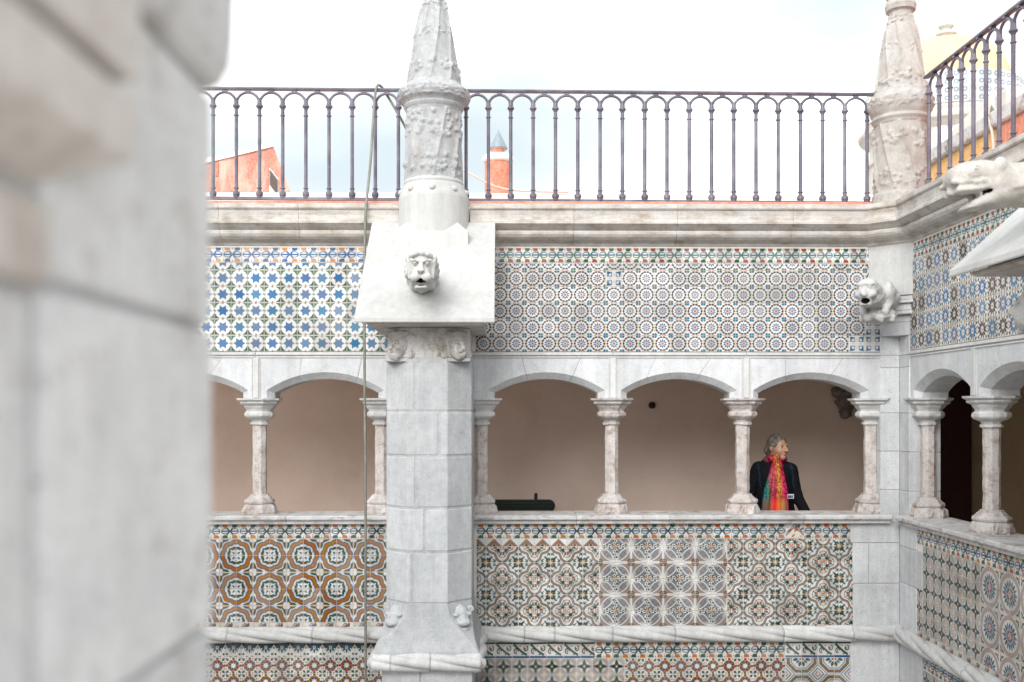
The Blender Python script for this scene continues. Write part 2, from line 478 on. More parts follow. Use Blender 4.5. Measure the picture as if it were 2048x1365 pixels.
def nets(fn, lo, hi, h):
    lo, hi = np.array(lo, float), np.array(hi, float)
    n = np.ceil((hi - lo) / h).astype(int) + 1
    ax = [lo[i] + h * np.arange(n[i]) for i in range(3)]
    G = np.stack(np.meshgrid(*ax, indexing='ij'), -1)
    D = fn(G)
    S = D < 0
    nc = n - 1
    cnt = np.zeros(nc); acc = np.zeros((*nc, 3))
    def sl(o): return tuple(slice(o[i], o[i] + nc[i]) for i in range(3))
    for a in range(3):
        for b0 in (0, 1):
            for b1 in (0, 1):
                o = [0, 0, 0]; oth = [i for i in range(3) if i != a]
                o[oth[0]] = b0; o[oth[1]] = b1
                o2 = list(o); o2[a] = 1
                d0, d1 = D[sl(o)], D[sl(o2)]
                x = S[sl(o)] != S[sl(o2)]
                t = np.where(x, d0 / np.where(d0 == d1, 1, d0 - d1), 0)
                p = np.zeros((*nc, 3)); p[..., oth[0]] = b0; p[..., oth[1]] = b1; p[..., a] = t
                acc += p * x[..., None]; cnt += x
    M = cnt > 0
    idx = -np.ones(tuple(nc), int)
    idx[M] = np.arange(M.sum())
    cell = np.stack(np.nonzero(M), -1)
    V = lo + h * (cell + acc[M] / cnt[M][:, None])
    F = []
    for a in range(3):
        b, c = [(1, 2), (2, 0), (0, 1)][a]
        s0 = [slice(None)] * 3; s1 = [slice(None)] * 3
        s0[a] = slice(0, -1); s1[a] = slice(1, None)
        X = S[tuple(s0)] != S[tuple(s1)]
        I = np.stack(np.nonzero(X), -1)
        ok = (I[:, b] > 0) & (I[:, c] > 0) & (I[:, b] < nc[b]) & (I[:, c] < nc[c])
        I = I[ok]
        flip = S[tuple(s0)][tuple(I.T)]
        def at(db, dc):
            J = I.copy(); J[:, b] += db; J[:, c] += dc
            return idx[tuple(J.T)]
        q = np.stack([at(-1, -1), at(0, -1), at(0, 0), at(-1, 0)], -1)
        q = np.where(flip[:, None], q, q[:, ::-1])
        F.append(q)
    return V, np.concatenate(F)

def xform(V, loc, rz=0.0, sc=1.0):
    c, s = math.cos(rz), math.sin(rz)
    V = np.array(V) * sc
    return np.stack([V[:, 0] * c - V[:, 1] * s + loc[0], V[:, 0] * s + V[:, 1] * c + loc[1], V[:, 2] + loc[2]], -1)
# ------------------------------------------------------------------ azulejo designs, painted on each tile as a colour layer
PC = {'U': (0.25, 0.195, 0.17), 'u': (0.16, 0.18, 0.21), 'T': (0.36, 0.20, 0.065), 'K': (0.34, 0.135, 0.016), 'W': (0.66, 0.66, 0.645), 'B': (0.018, 0.085, 0.225), 'b': (0.045, 0.145, 0.30), 'L': (0.20, 0.28, 0.46), 'G': (0.012, 0.070, 0.045),
      'g': (0.055, 0.13, 0.085), 'D': (0.010, 0.026, 0.018), 'O': (0.48, 0.135, 0.012), 'o': (0.50, 0.22, 0.075), 'N': (0.030, 0.012, 0.012),
      'Y': (0.30, 0.125, 0.015), 'P': (0.30, 0.28, 0.40), 'R': (0.28, 0.06, 0.015), 'S': (0.42, 0.325, 0.255), 'C': (0.62, 0.585, 0.50),
      't': (0.028, 0.12, 0.19), 'E': (0.17, 0.215, 0.17)}
CN = 144                            # paint canvas resolution
_gx = (np.arange(CN) + 0.5) / CN - 0.5

class Paint:
    def __init__(s, bg='W', aspect=1.0):
        s.a = np.empty((CN, CN, 3)); s.a[:] = PC[bg]
        s.asp = aspect              # width / height: shapes are drawn in height units
    def poly(s, pts, c):
        P = np.array(pts, float).copy()
        P[:, 0] /= s.asp
        x0, y0 = P.min(0); x1, y1 = P.max(0)
        ix = np.nonzero((_gx >= x0) & (_gx <= x1))[0]; iy = np.nonzero((_gx >= y0) & (_gx <= y1))[0]
        if len(ix) == 0 or len(iy) == 0: return s
        X, Y = np.meshgrid(_gx[ix], _gx[iy], indexing='ij')
        ins = np.zeros(X.shape, bool)
        n = len(P)
        for i in range(n):
            xa, ya = P[i]; xb, yb = P[(i + 1) % n]
            if ya == yb: continue
            ins ^= ((ya > Y) != (yb > Y)) & (X < (xb - xa) * (Y - ya) / (yb - ya) + xa)
        sub = s.a[ix[0]:ix[-1] + 1, iy[0]:iy[-1] + 1]
        sub[ins] = PC[c]
        return s
    def circ(s, x, y, r, c, n=20, ry=None):
        ry = r if ry is None else ry
        return s.poly([(x + r * math.cos(2 * math.pi * i / n), y + ry * math.sin(2 * math.pi * i / n)) for i in range(n)], c)
    def leaf(s, x, y, ang, ln, w, c):
        ca, sa = math.cos(ang), math.sin(ang)
        pts = []
        for t, k in ((0, 0), (.2, .7), (.45, 1), (.75, .6), (1, 0), (.75, -.6), (.45, -1), (.2, -.7)):
            u, v = (t - 0.5) * ln, k * w / 2
            pts.append((x + u * ca - v * sa, y + u * sa + v * ca))
        return s.poly(pts, c)
    def line(s, pts, w, c):
        for a, b in zip(pts[:-1], pts[1:]):
            a, b = np.array(a, float), np.array(b, float)
            t = b - a; L = np.linalg.norm(t)
            if L < 1e-6: continue
            t /= L; nrm = np.array([-t[1], t[0]]) * w / 2
            e = t * w * 0.3
            s.poly([a - e + nrm, b + e + nrm, b + e - nrm, a - e - nrm], c)
        return s
    def arc(s, x, y, r, a0, a1, w, c, n=18, fr=None):
        pts = []
        for i in range(n + 1):
            a = a0 + (a1 - a0) * i / n
            rr = r * (fr(a) if fr else 1)
            pts.append((x + rr * math.cos(a), y + rr * math.sin(a)))
        return s.line(pts, w, c)
    def disc(s, x, y, r, c, fr, n=64):
        return s.poly([(x + r * fr(2 * math.pi * i / n) * math.cos(2 * math.pi * i / n), y + r * fr(2 * math.pi * i / n) * math.sin(2 * math.pi * i / n)) for i in range(n)], c)

PI = math.pi
def d_star():
    p = Paint('W')
    for sx in (-1, 1):
        for sy in (-1, 1):
            p.poly([(sx * .49, sy * .47), (sx * .49, sy * .15), (sx * .42, sy * .24), (sx * .36, sy * .35), (sx * .20, sy * .46), (sx * .30, sy * .48)], 'g' if sy > 0 else 'G')
    p.poly([(-.37, 0), (-.205, .11), (-.20, .33), (0, .20), (.20, .33), (.205, .11), (.37, 0), (.205, -.11), (.20, -.33), (0, -.20), (-.20, -.33), (-.205, -.11)], 'b')
    for x, y in ((.47, 0), (-.47, 0), (0, .47), (0, -.47)):
        for k in range(4): p.leaf(x + .05 * math.cos(k * PI / 2 + .4), y + .05 * math.sin(k * PI / 2 + .4), k * PI / 2 + .4, .10, .04, 'N')
    return p.a
def d_rosette():
    p = Paint('W')
    for sx in (-1, 1):
        for sy in (-1, 1):
            p.circ(sx * .44, sy * .44, .085, 't')
    for k in range(4):
        a = k * PI / 2
        for s_ in (-1, 1):
            p.circ(.485 * math.cos(a) - s_ * .17 * math.sin(a), .485 * math.sin(a) + s_ * .17 * math.cos(a), .035, 'O')
    fr = lambda a: 1 + .05 * math.cos(14 * a)
    p.disc(0, 0, .455, 'N', fr, 112)
    fr2 = lambda a: 1 + .07 * math.cos(14 * a + PI)
    p.disc(0, 0, .365, 'W', fr2, 112)
    for k in range(10):
        a = 2 * PI * (k + .5) / 10
        p.leaf(.20 * math.cos(a), .20 * math.sin(a), a, .20, .095, 'B')
    p.circ(0, 0, .10, 'W'); p.circ(0, 0, .082, 'O')
    return p.a
def d_bluecross():
    p = Paint('W')
    for sx in (-1, 1):
        for sy in (-1, 1):
            p.poly([(sx * .12, sy * .12), (sx * .12, sy * .40), (sx * .28, sy * .44), (sx * .46, sy * .46), (sx * .42, sy * .28), (sx * .42, sy * .12)], 'B')
            p.poly([(sx * .17, sy * .17), (sx * .16, sy * .34), (sx * .30, sy * .30), (sx * .34, sy * .16)], 'W')
    for k in range(4):
        a = k * PI / 2
        p.leaf(.26 * math.cos(a), .26 * math.sin(a), a, .36, .12, 'W')
        p.leaf(.24 * math.cos(a), .24 * math.sin(a), a, .22, .035, 'P')
    return p.a
def d_border(line='D', leaf1='O', leaf2='G', dash='b', asp=1.25):
    p = Paint('W', asp)
    A = asp / 2
    for sx in (-1, 1):
        p.circ(sx * .33, .02, .275, line, 22, .21)
        p.circ(sx * .33, .02, .215, 'W', 22, .15)
        p.poly([(sx * .33 - .23, .075), (sx * .33 + .23, .075), (sx * .33 + .23, -.035), (sx * .33 - .23, -.035)], dash)
        p.line([(sx * .12, .10), (0, .02), (-sx * .16, -.18), (-sx * .28, -.36)], .075, line)
        p.line([(sx * .30, .38), (sx * .10, .16), (0, .02)], .06, line)
    for sx, sy, c in ((-1, 1, leaf1), (1, 1, leaf2), (-1, -1, leaf2), (1, -1, leaf1)):
        p.poly([(sx * .13, sy * .48), (sx * .16, sy * .32), (sx * .32, sy * .235), (sx * .49, sy * .30), (sx * .54, sy * .48)], c)
    p.leaf(0, .42, PI / 2, .12, .06, 'N'); p.leaf(0, -.42, PI / 2, .12, .06, 'N')
    p.circ(A - .03, .38, .035, 'N'); p.circ(-A + .03, -.38, .035, 'N')
    return p.a
def d_circle(band='O', edge='N', halo='L', scal=.105, core='G'):
    p = Paint('W')
    cx, cy = .5, -.5
    fr = lambda a: 1 + scal * (abs(math.cos(4 * a)) ** .7 - .7)
    p.disc(cx, cy, .975, halo, fr); p.disc(cx, cy, .935, edge, fr); p.disc(cx, cy, .905, band, fr)
    p.disc(cx, cy, .72, edge, fr); p.disc(cx, cy, .685, halo, fr); p.disc(cx, cy, .64, 'W', fr)
    for a in (100, 122, 148, 170):
        b = R(a)
        p.leaf(cx + .46 * math.cos(b), cy + .46 * math.sin(b), b + (.9 if a < 135 else -.9), .32, .17, core)
        p.circ(cx + .57 * math.cos(b + .08), cy + .57 * math.sin(b + .08), .035, 'W')
    b = R(135)
    p.leaf(cx + .55 * math.cos(b), cy + .55 * math.sin(b), b + PI / 2, .15, .10, 'B')
    p.leaf(cx + .22 * math.cos(b), cy + .22 * math.sin(b), b, .22, .13, 'B')
    for a in (93, 177):
        b = R(a)
        p.circ(cx + .42 * math.cos(b), cy + .42 * math.sin(b), .04, 'R'); p.circ(cx + .16 * math.cos(b), cy + .16 * math.sin(b), .03, 'R')
        p.circ(cx + .30 * math.cos(b), cy + .30 * math.sin(b), .03, 'P')
    # spandrel: green leaves meeting in a four-leaf cross at the far corner
    p.leaf(-.40, .16, R(78), .56, .17, core); p.leaf(-.16, .40, R(12), .56, .17, core)
    p.leaf(-.45, .20, R(90), .34, .07, 'Y'); p.leaf(-.20, .45, R(0), .34, .07, 'Y')
    p.circ(-.42, .42, .085, 'W'); p.circ(-.40, .34, .05, 'W'); p.circ(-.34, .40, .05, 'W')
    p.circ(-.30, .30, .05, 'B'); p.leaf(-.22, .22, R(135), .11, .07, 'O')
    return p.a
def d_ring():
    p = Paint('W')
    cx, cy = .5, -.5
    p.circ(cx, cy, 1.0, 'P', 60); p.circ(cx, cy, .97, 'S', 60); p.circ(cx, cy, .80, 'P', 60); p.circ(cx, cy, .77, 'W', 60)
    for k in range(5):
        b = R(90 + 22.5 * k)
        p.leaf(cx + .50 * math.cos(b), cy + .50 * math.sin(b), b, .40, .17, 'b' if k % 2 else 'G')
        p.leaf(cx + .24 * math.cos(b + .2), cy + .24 * math.sin(b + .2), b, .24, .10, 'R' if k % 2 else 'B')
    p.circ(cx, cy, .10, 'O')
    p.leaf(-.36, .22, R(70), .36, .12, 'G'); p.leaf(-.22, .36, R(20), .36, .12, 'G'); p.leaf(-.38, .38, R(135), .2, .1, 'o')
    return p.a
def d_quatre():
    p = Paint('W')
    # ogee band from corner to corner, A (quatrefoil) bottom right, B (leaf cross) top left
    ts = np.linspace(0, 1, 33)
    def og(off):
        pts = []
        for t in ts:
            x, y = -.5 + t, -.5 + t
            k = .10 * abs(math.sin(2 * PI * t)) ** 1.3 - .07 * math.sin(PI * t) ** 2 + off
            pts.append((x - k * .7071, y + k * .7071))
        return pts
    p.line(og(.0), .08, 'T'); p.line(og(.060), .045, 'B'); p.line(og(-.055), .03, 'D')
    for x, y in ((.5 - .43, -.5), (.5, -.5 + .43)):
        p.circ(x, y, .275, 'D'); p.circ(x, y, .235, 'W')
        h = y < -.4
        p.leaf(x + (.05 if h else -.07), y + (.07 if h else .05), R(60 if h else 150), .20, .16, 'O')
        p.leaf(x + (-.07 if h else -.06), y + (.08 if h else -.07), R(120 if h else 210), .20, .10, 'G')
        p.leaf(x + (-.02 if h else -.13), y + (.13 if h else -.02), R(90 if h else 180), .14, .07, 't')
    p.leaf(.26, -.26, R(135), .30, .13, 'D'); p.leaf(.33, -.19, R(95), .20, .10, 'G'); p.leaf(.19, -.33, R(175), .20, .10, 'G')
    p.circ(.40, -.40, .055, 'W'); p.leaf(.43, -.43, R(135), .2, .10, 'O')
    for ang, x, y in ((-12, -.30, .42), (-78, -.42, .30), (-45, -.27, .27)):
        p.leaf(x, y, R(ang), .28, .16, 'G' if ang != -45 else 'D')
    p.leaf(-.41, .41, R(-45), .16, .10, 'o')
    for x, y in ((.03, .40), (-.40, -.03)):
        p.leaf(x, y, R(45), .22, .09, 'G'); p.leaf(x + .04, y - .05, R(0), .20, .08, 't'); p.leaf(x - .04, y + .05, R(90), .20, .08, 'G')
    p.circ(.36, .43, .035, 'B'); p.circ(-.43, -.36, .035, 'B')
    for x, y, an in ((.10, -.20, 60), (.20, -.10, 30), (.33, .12, 120), (-.12, -.33, 150), (-.14, .18, 100), (-.18, .14, -10), (-.05, .30, 20), (-.30, .05, 70)):
        p.leaf(x, y, R(an), .16, .07, 'G' if an % 20 else 't')
    return p.a
def d_petal():
    p = Paint('U')
    # stars at the two corners of one diagonal, knot bottom right, leaf chains top and left
    p.poly([(-.5, .5), (.5, .5), (-.5, -.5)], 'u')
    for k in range(13):
        o = -.54 + k * .09
        p.line([(o - .17, o + .17), (o + .17, o - .17)], .038, 'b' if k % 2 else 'T')
    for s_ in (1, -1):
        for w, c in ((.10, 'B'), (.065, 'W')):
            pts = []
            for i in range(19):
                t = i / 18
                k = s_ * .215 * math.sin(PI * t)
                pts.append((-.5 + t - k * .7071, -.5 + t + k * .7071))
            p.line(pts, w, c)
    p.line([(-.5, .45), (.5, .45)], .17, 'W'); p.line([(-.45, -.5), (-.45, .5)], .17, 'W')
    for k in range(5):
        t = -.34 + k * .17
        p.leaf(t, .45 + (.035 if k % 2 else -.035), R(30 if k % 2 else -30), .20, .12, 'D' if k % 2 else 'G')
        p.leaf(-.45 + (.035 if k % 2 else -.035), t, R(60 if k % 2 else 120), .20, .12, 'D' if k % 2 else 'G')
    p.circ(-.45, .45, .06, 'O')
    p.line([(.47, -.5), (.47, .5)], .07, 'W'); p.line([(-.5, -.47), (.5, -.47)], .07, 'W')
    for x, y in ((.5, .5), (-.5, -.5)):
        p.circ(x, y, .19, 'W')
        for k in range(3): p.line([(x, y), (x * .45, y * .45 + (.12 - .12 * k) * (1 if x > 0 else -1))], .03, 'W')
    p.circ(.5, -.5, .23, 'D'); p.circ(.5, -.5, .165, 'W')
    for k in range(3): p.leaf(.5 + .09 * math.cos(R(105 + 30 * k)), -.5 + .09 * math.sin(R(105 + 30 * k)), R(105 + 30 * k), .18, .085, 'R' if k != 1 else 'D')
    return p.a
def d_flower(pale=False):
    p = Paint('W')
    for sx in (-1, 1):
        for sy in (-1, 1):
            def q(off): return [(sx * .5, sy * (off - .5)), (sx * (off - .5), sy * .5)]
            p.line(q(.505), .045, 'b' if pale else 'B')
            p.line(q(.645), .07, 'T' if pale else 'Y')
            p.line(q(.80), .045, 'R' if pale else 'N')
            p.circ(sx * .5, sy * .5, .045, 'N')
    for k in range(4):
        a = k * PI / 2 + PI / 4
        p.leaf(.16 * math.cos(a), .16 * math.sin(a), a, .17, .12, 'O' if k % 2 else 'Y')
    for k in range(4):
        a = k * PI / 2
        p.leaf(.235 * math.cos(a), .235 * math.sin(a), a, .45, .25, 'G' if k % 2 else 'D')
    p.circ(0, 0, .055, 'W')
    return p.a
def d_braid():
    p = Paint('W')
    p.circ(0, 0, .37, 'N')
    for k in range(8):
        a = 2 * PI * k / 8
        p.leaf(.30 * math.cos(a), .30 * math.sin(a), a + PI / 2 + .6, .30, .13, 'Y' if k % 2 else 'O')
        p.leaf(.33 * math.cos(a + .35), .33 * math.sin(a + .35), a + PI / 2 + .6, .24, .045, 't')
    for k in range(4):
        a = k * PI / 2
        p.leaf(.45 * math.cos(a), .45 * math.sin(a), a + .6, .28, .17, 'Y'); p.leaf(.47 * math.cos(a), .47 * math.sin(a), a - .4, .22, .09, 'N')
    p.circ(0, 0, .21, 'B')
    p.poly([((.205 if i % 2 == 0 else .12) * math.cos(i * PI / 8), (.205 if i % 2 == 0 else .12) * math.sin(i * PI / 8)) for i in range(16)], 'W')
    for sx in (-1, 1):
        for sy in (-1, 1):
            p.leaf(sx * .385, sy * .385, math.atan2(sy, sx), .25, .16, 'G')
            p.leaf(sx * .37, sy * .37, math.atan2(sy, sx) + PI / 2, .20, .12, 'G')
            p.circ(sx * .44, sy * .20, .04, 'R'); p.circ(sx * .20, sy * .44, .04, 'R')
    return p.a
def d_octagon():
    p = Paint('W')
    cx, cy = .5, .5
    def octo(r): return [(cx + r * math.cos(PI / 8 + i * PI / 4), cy + r * math.sin(PI / 8 + i * PI / 4)) for i in range(8)]
    p.poly(octo(1.12), 'N'); p.poly(octo(1.07), 'W'); p.poly(octo(1.0), 't'); p.poly(octo(.98), 'Y'); p.poly(octo(.86), 't'); p.poly(octo(.79), 'W'); p.poly(octo(.72), 'N'); p.poly(octo(.67), 'W')
    for k in range(6):
        a = R(182 + 17 * k)
        p.circ(cx + .90 * math.cos(a), cy + .90 * math.sin(a), .05, 'g')
    for a in (195, 255): p.leaf(cx + .40 * math.cos(R(a)), cy + .40 * math.sin(R(a)), R(a), .38, .20, 'G')
    p.leaf(cx + .34 * math.cos(R(225)), cy + .34 * math.sin(R(225)), R(225), .30, .14, 'B')
    p.circ(.42, .42, .07, 'O')
    for off, w, c in ((.36, .07, 't'), (.25, .05, 'W'), (.16, .05, 'R'), (.06, .05, 'W')):
        p.line([(-.5, -.5 + off), (-.5 + off, -.5)], w, c)
    return p.a
def d_scroll():
    p = Paint('W', 1.25)
    p.poly([(-.65, .40), (.65, .40), (.65, .5), (-.65, .5)], 'D'); p.poly([(-.65, -.36), (.65, -.36), (.65, -.50), (-.65, -.50)], 'B')
    p.line([(-.5, .34), (-.2, .10), (.1, -.12), (.4, -.28)], .15, 'G')
    p.arc(-.36, -.05, .15, 0, 5.0, .075, 'D'); p.arc(.36, .12, .15, 2.5, 7.6, .075, 'D')
    p.leaf(-.36, -.04, PI / 2, .18, .12, 'R'); p.leaf(.33, .10, 0, .2, .12, 'R'); p.leaf(-.05, .26, .4, .18, .08, 'O'); p.leaf(.12, -.26, .4, .2, .09, 'B')
    return p.a
def d_bloom():
    p = Paint('W')
    p.poly([(-.5, .5), (.5, .5), (.5, .30), (.34, .05), (-.34, .05), (-.5, .30)], 'D')
    for k in range(8):
        a = k * PI / 4
        p.leaf(.25 * math.cos(a), .14 + .25 * math.sin(a), a, .32, .16, 'G' if k % 2 == 0 else 'B')
        p.circ(.36 * math.cos(a + .39), .14 + .36 * math.sin(a + .39), .035, 'R')
    p.circ(0, .14, .095, 'C'); p.circ(0, .14, .055, 'R')
    for s_ in (-1, 1):
        p.circ(s_ * .40, -.30, .075, 'G'); p.circ(s_ * .40, -.30, .03, 'R'); p.leaf(s_ * .47, .10, PI / 2, .18, .08, 'B'); p.leaf(s_ * .16, -.44, 0, .2, .06, 'G')
    return p.a
def d_burst(c):
    p = Paint('W')
    for k in range(12):
        a = 2 * PI * (k + .5) / 12
        p.leaf(.30 * math.cos(a), .30 * math.sin(a), a, .36, .135, c)
    p.circ(0, 0, .04, 'O')
    for sx in (-1, 1):
        for sy in (-1, 1):
            p.leaf(sx * .38, sy * .38, math.atan2(sy, sx) + PI / 2, .24, .13, 'G')
            p.circ(sx * .47, sy * .47, .045, 'W')
    for k in range(4):
        a = k * PI / 2
        for s_ in (-1, 1):
            p.leaf(.46 * math.cos(a) - s_ * .16 * math.sin(a), .46 * math.sin(a) + s_ * .16 * math.cos(a), a, .15, .085, 'O')
    p.line([(-.5, 0), (.5, 0)], .012, 'N')
    return p.a
def d_chevron():
    p = Paint('W')
    for off, w, c in ((.0, .10, 'Y'), (.11, .05, 'B'), (-.10, .06, 'R')):
        p.line([(-.5, -.12 + off), (0, .38 + off), (.5, -.12 + off)], w, c)
    p.leaf(0, .08, PI / 2, .30, .22, 'G'); p.leaf(-.14, .02, 2.4, .2, .1, 'O'); p.leaf(.14, .02, .7, .2, .1, 'O')
    return p.a
def d_scraps():
    p = Paint('C')
    cs = 'OGBNYPSgRt'
    rr = random.Random(3)
    for k in range(14):
        p.leaf(rr.uniform(-.45, .45), rr.uniform(-.45, .45), rr.uniform(0, 3), rr.uniform(.12, .4), rr.uniform(.05, .15), cs[rr.randrange(10)])
    p.line([(-.5, -.3), (0, .3), (.5, -.3)], .07, 'R'); p.line([(-.5, -.15), (0, .45), (.5, -.15)], .05, 'B')
    return p.a
def d_dots():
    p = Paint('W')
    for i in (-.25, .25):
        for j in (-.25, .25):
            p.circ(i, j, .15, 'b'); p.circ(i, j, .085, 'W')
    return p.a

DESIGN = {'star': (d_star(), 1), 'rosette': (d_rosette(), 1), 'bluecross': (d_bluecross(), 1), 'border': (d_border(), 1.25),
          'border_blue': (d_border('B', 'o', 'B', 'B'), 1.25), 'border_dim': (d_border('g', 'R', 'G', 'b'), 1.25),
          'circle': (d_circle('K', 'N', 'L'), 1), 'ring': (d_ring(), 1), 'quatre': (d_quatre(), 1), 'petal': (d_petal(), 1),
          'flower': (d_flower(), 1), 'flower_pale': (d_flower(True), 1), 'braid': (d_braid(), 1), 'octagon': (d_octagon(), 1), 'scroll': (d_scroll(), 1.25),
          'bloom': (d_bloom(), 1), 'burst_blue': (d_burst('b'), 1), 'burst_dark': (d_burst('N'), 1), 'chevron': (d_chevron(), 1), 'scraps': (d_scraps(), 1), 'dots': (d_dots(), 1)}

TP = 0.1357                         # tile pitch
TILE_MESH = {}
def tile_mesh(design, w, h, crop=(0, 1, 0, 1), rot=0, n=40):
    """one tile of w x h metres, front towards -y; crop picks a cut piece (fractions x0, x1, z0, z1); the rim rounds back"""
    key = (design, rot, round(w, 4), round(h, 4), tuple(round(c, 3) for c in crop))
    if key in TILE_MESH: return TILE_MESH[key]
    can = DESIGN[design][0]
    for _ in range(rot): can = can[::-1].transpose(1, 0, 2)
    x0, x1, z0, z1 = crop
    W, H = w * (x1 - x0), h * (z1 - z0)
    nx, nz = max(6, int(n * (x1 - x0))), max(6, int(n * (z1 - z0)))
    gap, th, rim = 0.0022, 0.012, 0.0016
    us = np.concatenate([[0], np.linspace(rim / W, 1 - rim / W, nx), [1]])
    vs = np.concatenate([[0], np.linspace(rim / H, 1 - rim / H, nz), [1]])
    Wg, Hg = W - gap, H - gap
    V, C = [], []
    kx = 2
    for u in us:
        for v in vs:
            edge = u in (0.0, 1.0) or v in (0.0, 1.0)
            V.append(((u - .5) * Wg, rim if edge else 0.0, (v - .5) * Hg))
            fx, fz = x0 + u * (x1 - x0), z0 + v * (z1 - z0)
            i0, j0 = int(np.clip(fx * CN, 1, CN - 2)), int(np.clip(fz * CN, 1, CN - 2))
            C.append((0.62, 0.58, 0.53) if edge else can[i0 - 1:i0 + 2, j0 - 1:j0 + 2].reshape(-1, 3).mean(0))
    m = len(vs)
    Fc = [(i * m + j, (i + 1) * m + j, (i + 1) * m + j + 1, i * m + j + 1) for i in range(len(us) - 1) for j in range(m - 1)]
    ring = [i * m for i in range(len(us))] + [(len(us) - 1) * m + j for j in range(1, m)] + [i * m + m - 1 for i in range(len(us) - 2, -1, -1)] + [j for j in range(m - 2, 0, -1)]
    b0 = len(V)
    for i in ring:
        V.append((V[i][0], th, V[i][2])); C.append((0.55, 0.45, 0.38))
    k = len(ring)
    Fc += [(ring[i], b0 + i, b0 + (i + 1) % k, ring[(i + 1) % k]) for i in range(k)]
    me = bpy.data.meshes.new('tile')
    me.from_pydata([tuple(map(float, p)) for p in V], [], Fc)
    at = me.attributes.new('paint', 'FLOAT_COLOR', 'POINT')
    at.data.foreach_set('color', np.concatenate([np.array(C, float), np.ones((len(C), 1))], 1).ravel())
    me.materials.append(MAT['glaze'])
    me.update()
    TILE_MESH[key] = me
    return me

def lay_tile(parent, wall, u_img, z, design, w=TP, h=TP, crop=(0, 1, 0, 1), rot=0, proud=0.009):
    """u_img: distance to the right in the picture sense (x on the back wall, -y on the wing) of the uncut tile's centre"""
    me = tile_mesh(design, w, h, crop, rot)
    cx = u_img + ((crop[0] + crop[1]) / 2 - .5) * w
    cz = z + ((crop[2] + crop[3]) / 2 - .5) * h
    j = random.uniform(-.0012, .0012)
    if wall == 'B': loc = (cx, YW - proud + j, cz)
    else: loc = (XW - proud + j, -cx, cz)
    o = bpy.data.objects.new('tile', me)
    link(o, parent, loc)
    tx, tz = random.gauss(0, .010), random.gauss(0, .010)
    o.rotation_euler = (tx, random.gauss(0, .004), (tz if wall == 'B' else -PI / 2 + tz))
    return o

CORNER_ROT = {'BR': 0, 'BL': 1, 'TL': 2, 'TR': 3}

def fill(parent, wall, x0, x1, ztop, zbot, ox, pitch, hgt, pick, oz=None):
    """lay a grid of tiles; ox: x of a column joint; oz: z of a row joint (rows counted down from it); cut pieces at the edges"""
    oz = ztop if oz is None else oz
    i = math.floor((x0 - ox) / pitch + 1e-6)
    while ox + i * pitch < x1 - 1e-4:
        a = ox + i * pitch
        c0, c1 = max(0, (x0 - a) / pitch), min(1, (x1 - a) / pitch)
        j = math.floor((oz - ztop) / hgt + 1e-6)
        while oz - j * hgt > zbot + 1e-4:
            t = oz - j * hgt
            r1, r0 = min(1, 1 - (t - ztop) / hgt), max(0, 1 - (t - zbot) / hgt)
            if c1 - c0 > .10 and r1 - r0 > .10:
                des, rot = pick(i, j)
                if des: lay_tile(parent, wall, a + pitch / 2, t - hgt / 2, des, pitch, hgt, (c0, c1, r0, r1), rot)
            j += 1
        i += 1
def plain_pick(d): return lambda i, j: (d, 0)
# ------------------------------------------------------------------ ground, galleries, terrace (the setting)
GF = -1.81                          # gallery floor
tag(box('courtyard_ground', AB, -300, 300, -300, 300, -5.8, -5.6, 'floor', bevel=0), kind='structure')
tag(box('gallery_floor', AB, -7.4, 5.1, YW + .02, 10.6, GF - .25, GF, 'gallery_paving', bevel=0), kind='structure')
tag(box('gallery_floor', AB, XW + .02, 5.1, 1.2, YW + .01, GF - .25, GF - .004, 'gallery_paving', bevel=0), kind='structure')
tag(box('front_gallery_floor', AB, -2.6, 3.2, -2.0, .74, GF - .25, GF, 'gallery_paving', bevel=0), kind='structure')
tag(box('gallery_ceiling', AB, -7.4, 5.4, YW + .285, 10.6, 1.15, 1.35, 'plaster', bevel=0), kind='structure')
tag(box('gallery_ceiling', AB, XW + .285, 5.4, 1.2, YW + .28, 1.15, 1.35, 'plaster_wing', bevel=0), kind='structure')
tag(box('terrace_floor', AB, -7.4, 5.7, YW + .30, 10.9, 1.36, 1.70, 'red_line', bevel=0), kind='structure')
tag(box('terrace_floor', AB, XW + .30, 5.7, 1.2, YW + .29, 1.36, 1.696, 'red_line', bevel=0), kind='structure')

# the two wings out of view added to close the court and hold back the low sky
w = thing('added_facing_wing', (0, .6, -5.6), 'unseen facing wing of the cloister added to hold back low sky, wall above and parapet below', 'wing')
box('upper_wall', AB, -7.4, 5.3, .44, .735, .60, 1.72, 'grout', w, bevel=.01)  # upper wall of the added unseen facing wing
box('added_parapet_wall', AB, -7.4, 5.3, .44, .735, -5.6, -.90, 'grout', w, bevel=.01)
w = thing('added_opposite_wing', (-4.6, 4.5, -5.6), 'unseen plain side wing across the court added to hold back low sky', 'wing')
box('upper_wall', AB, -4.72, -4.43, .74, 8.02, .40, 1.72, 'grout', w, bevel=.01)  # upper wall of the added unseen opposite wing
box('added_parapet_wall', AB, -4.72, -4.43, .74, 8.02, -5.6, -.86, 'grout', w, bevel=.01)
for yy in (1.2, 2.3, 3.4, 4.5, 5.6, 6.7, 7.7): box('added_wall_pier', AB, -4.70, -4.45, yy - .09, yy + .09, -.8601, .40, 'stone', w, bevel=.01)

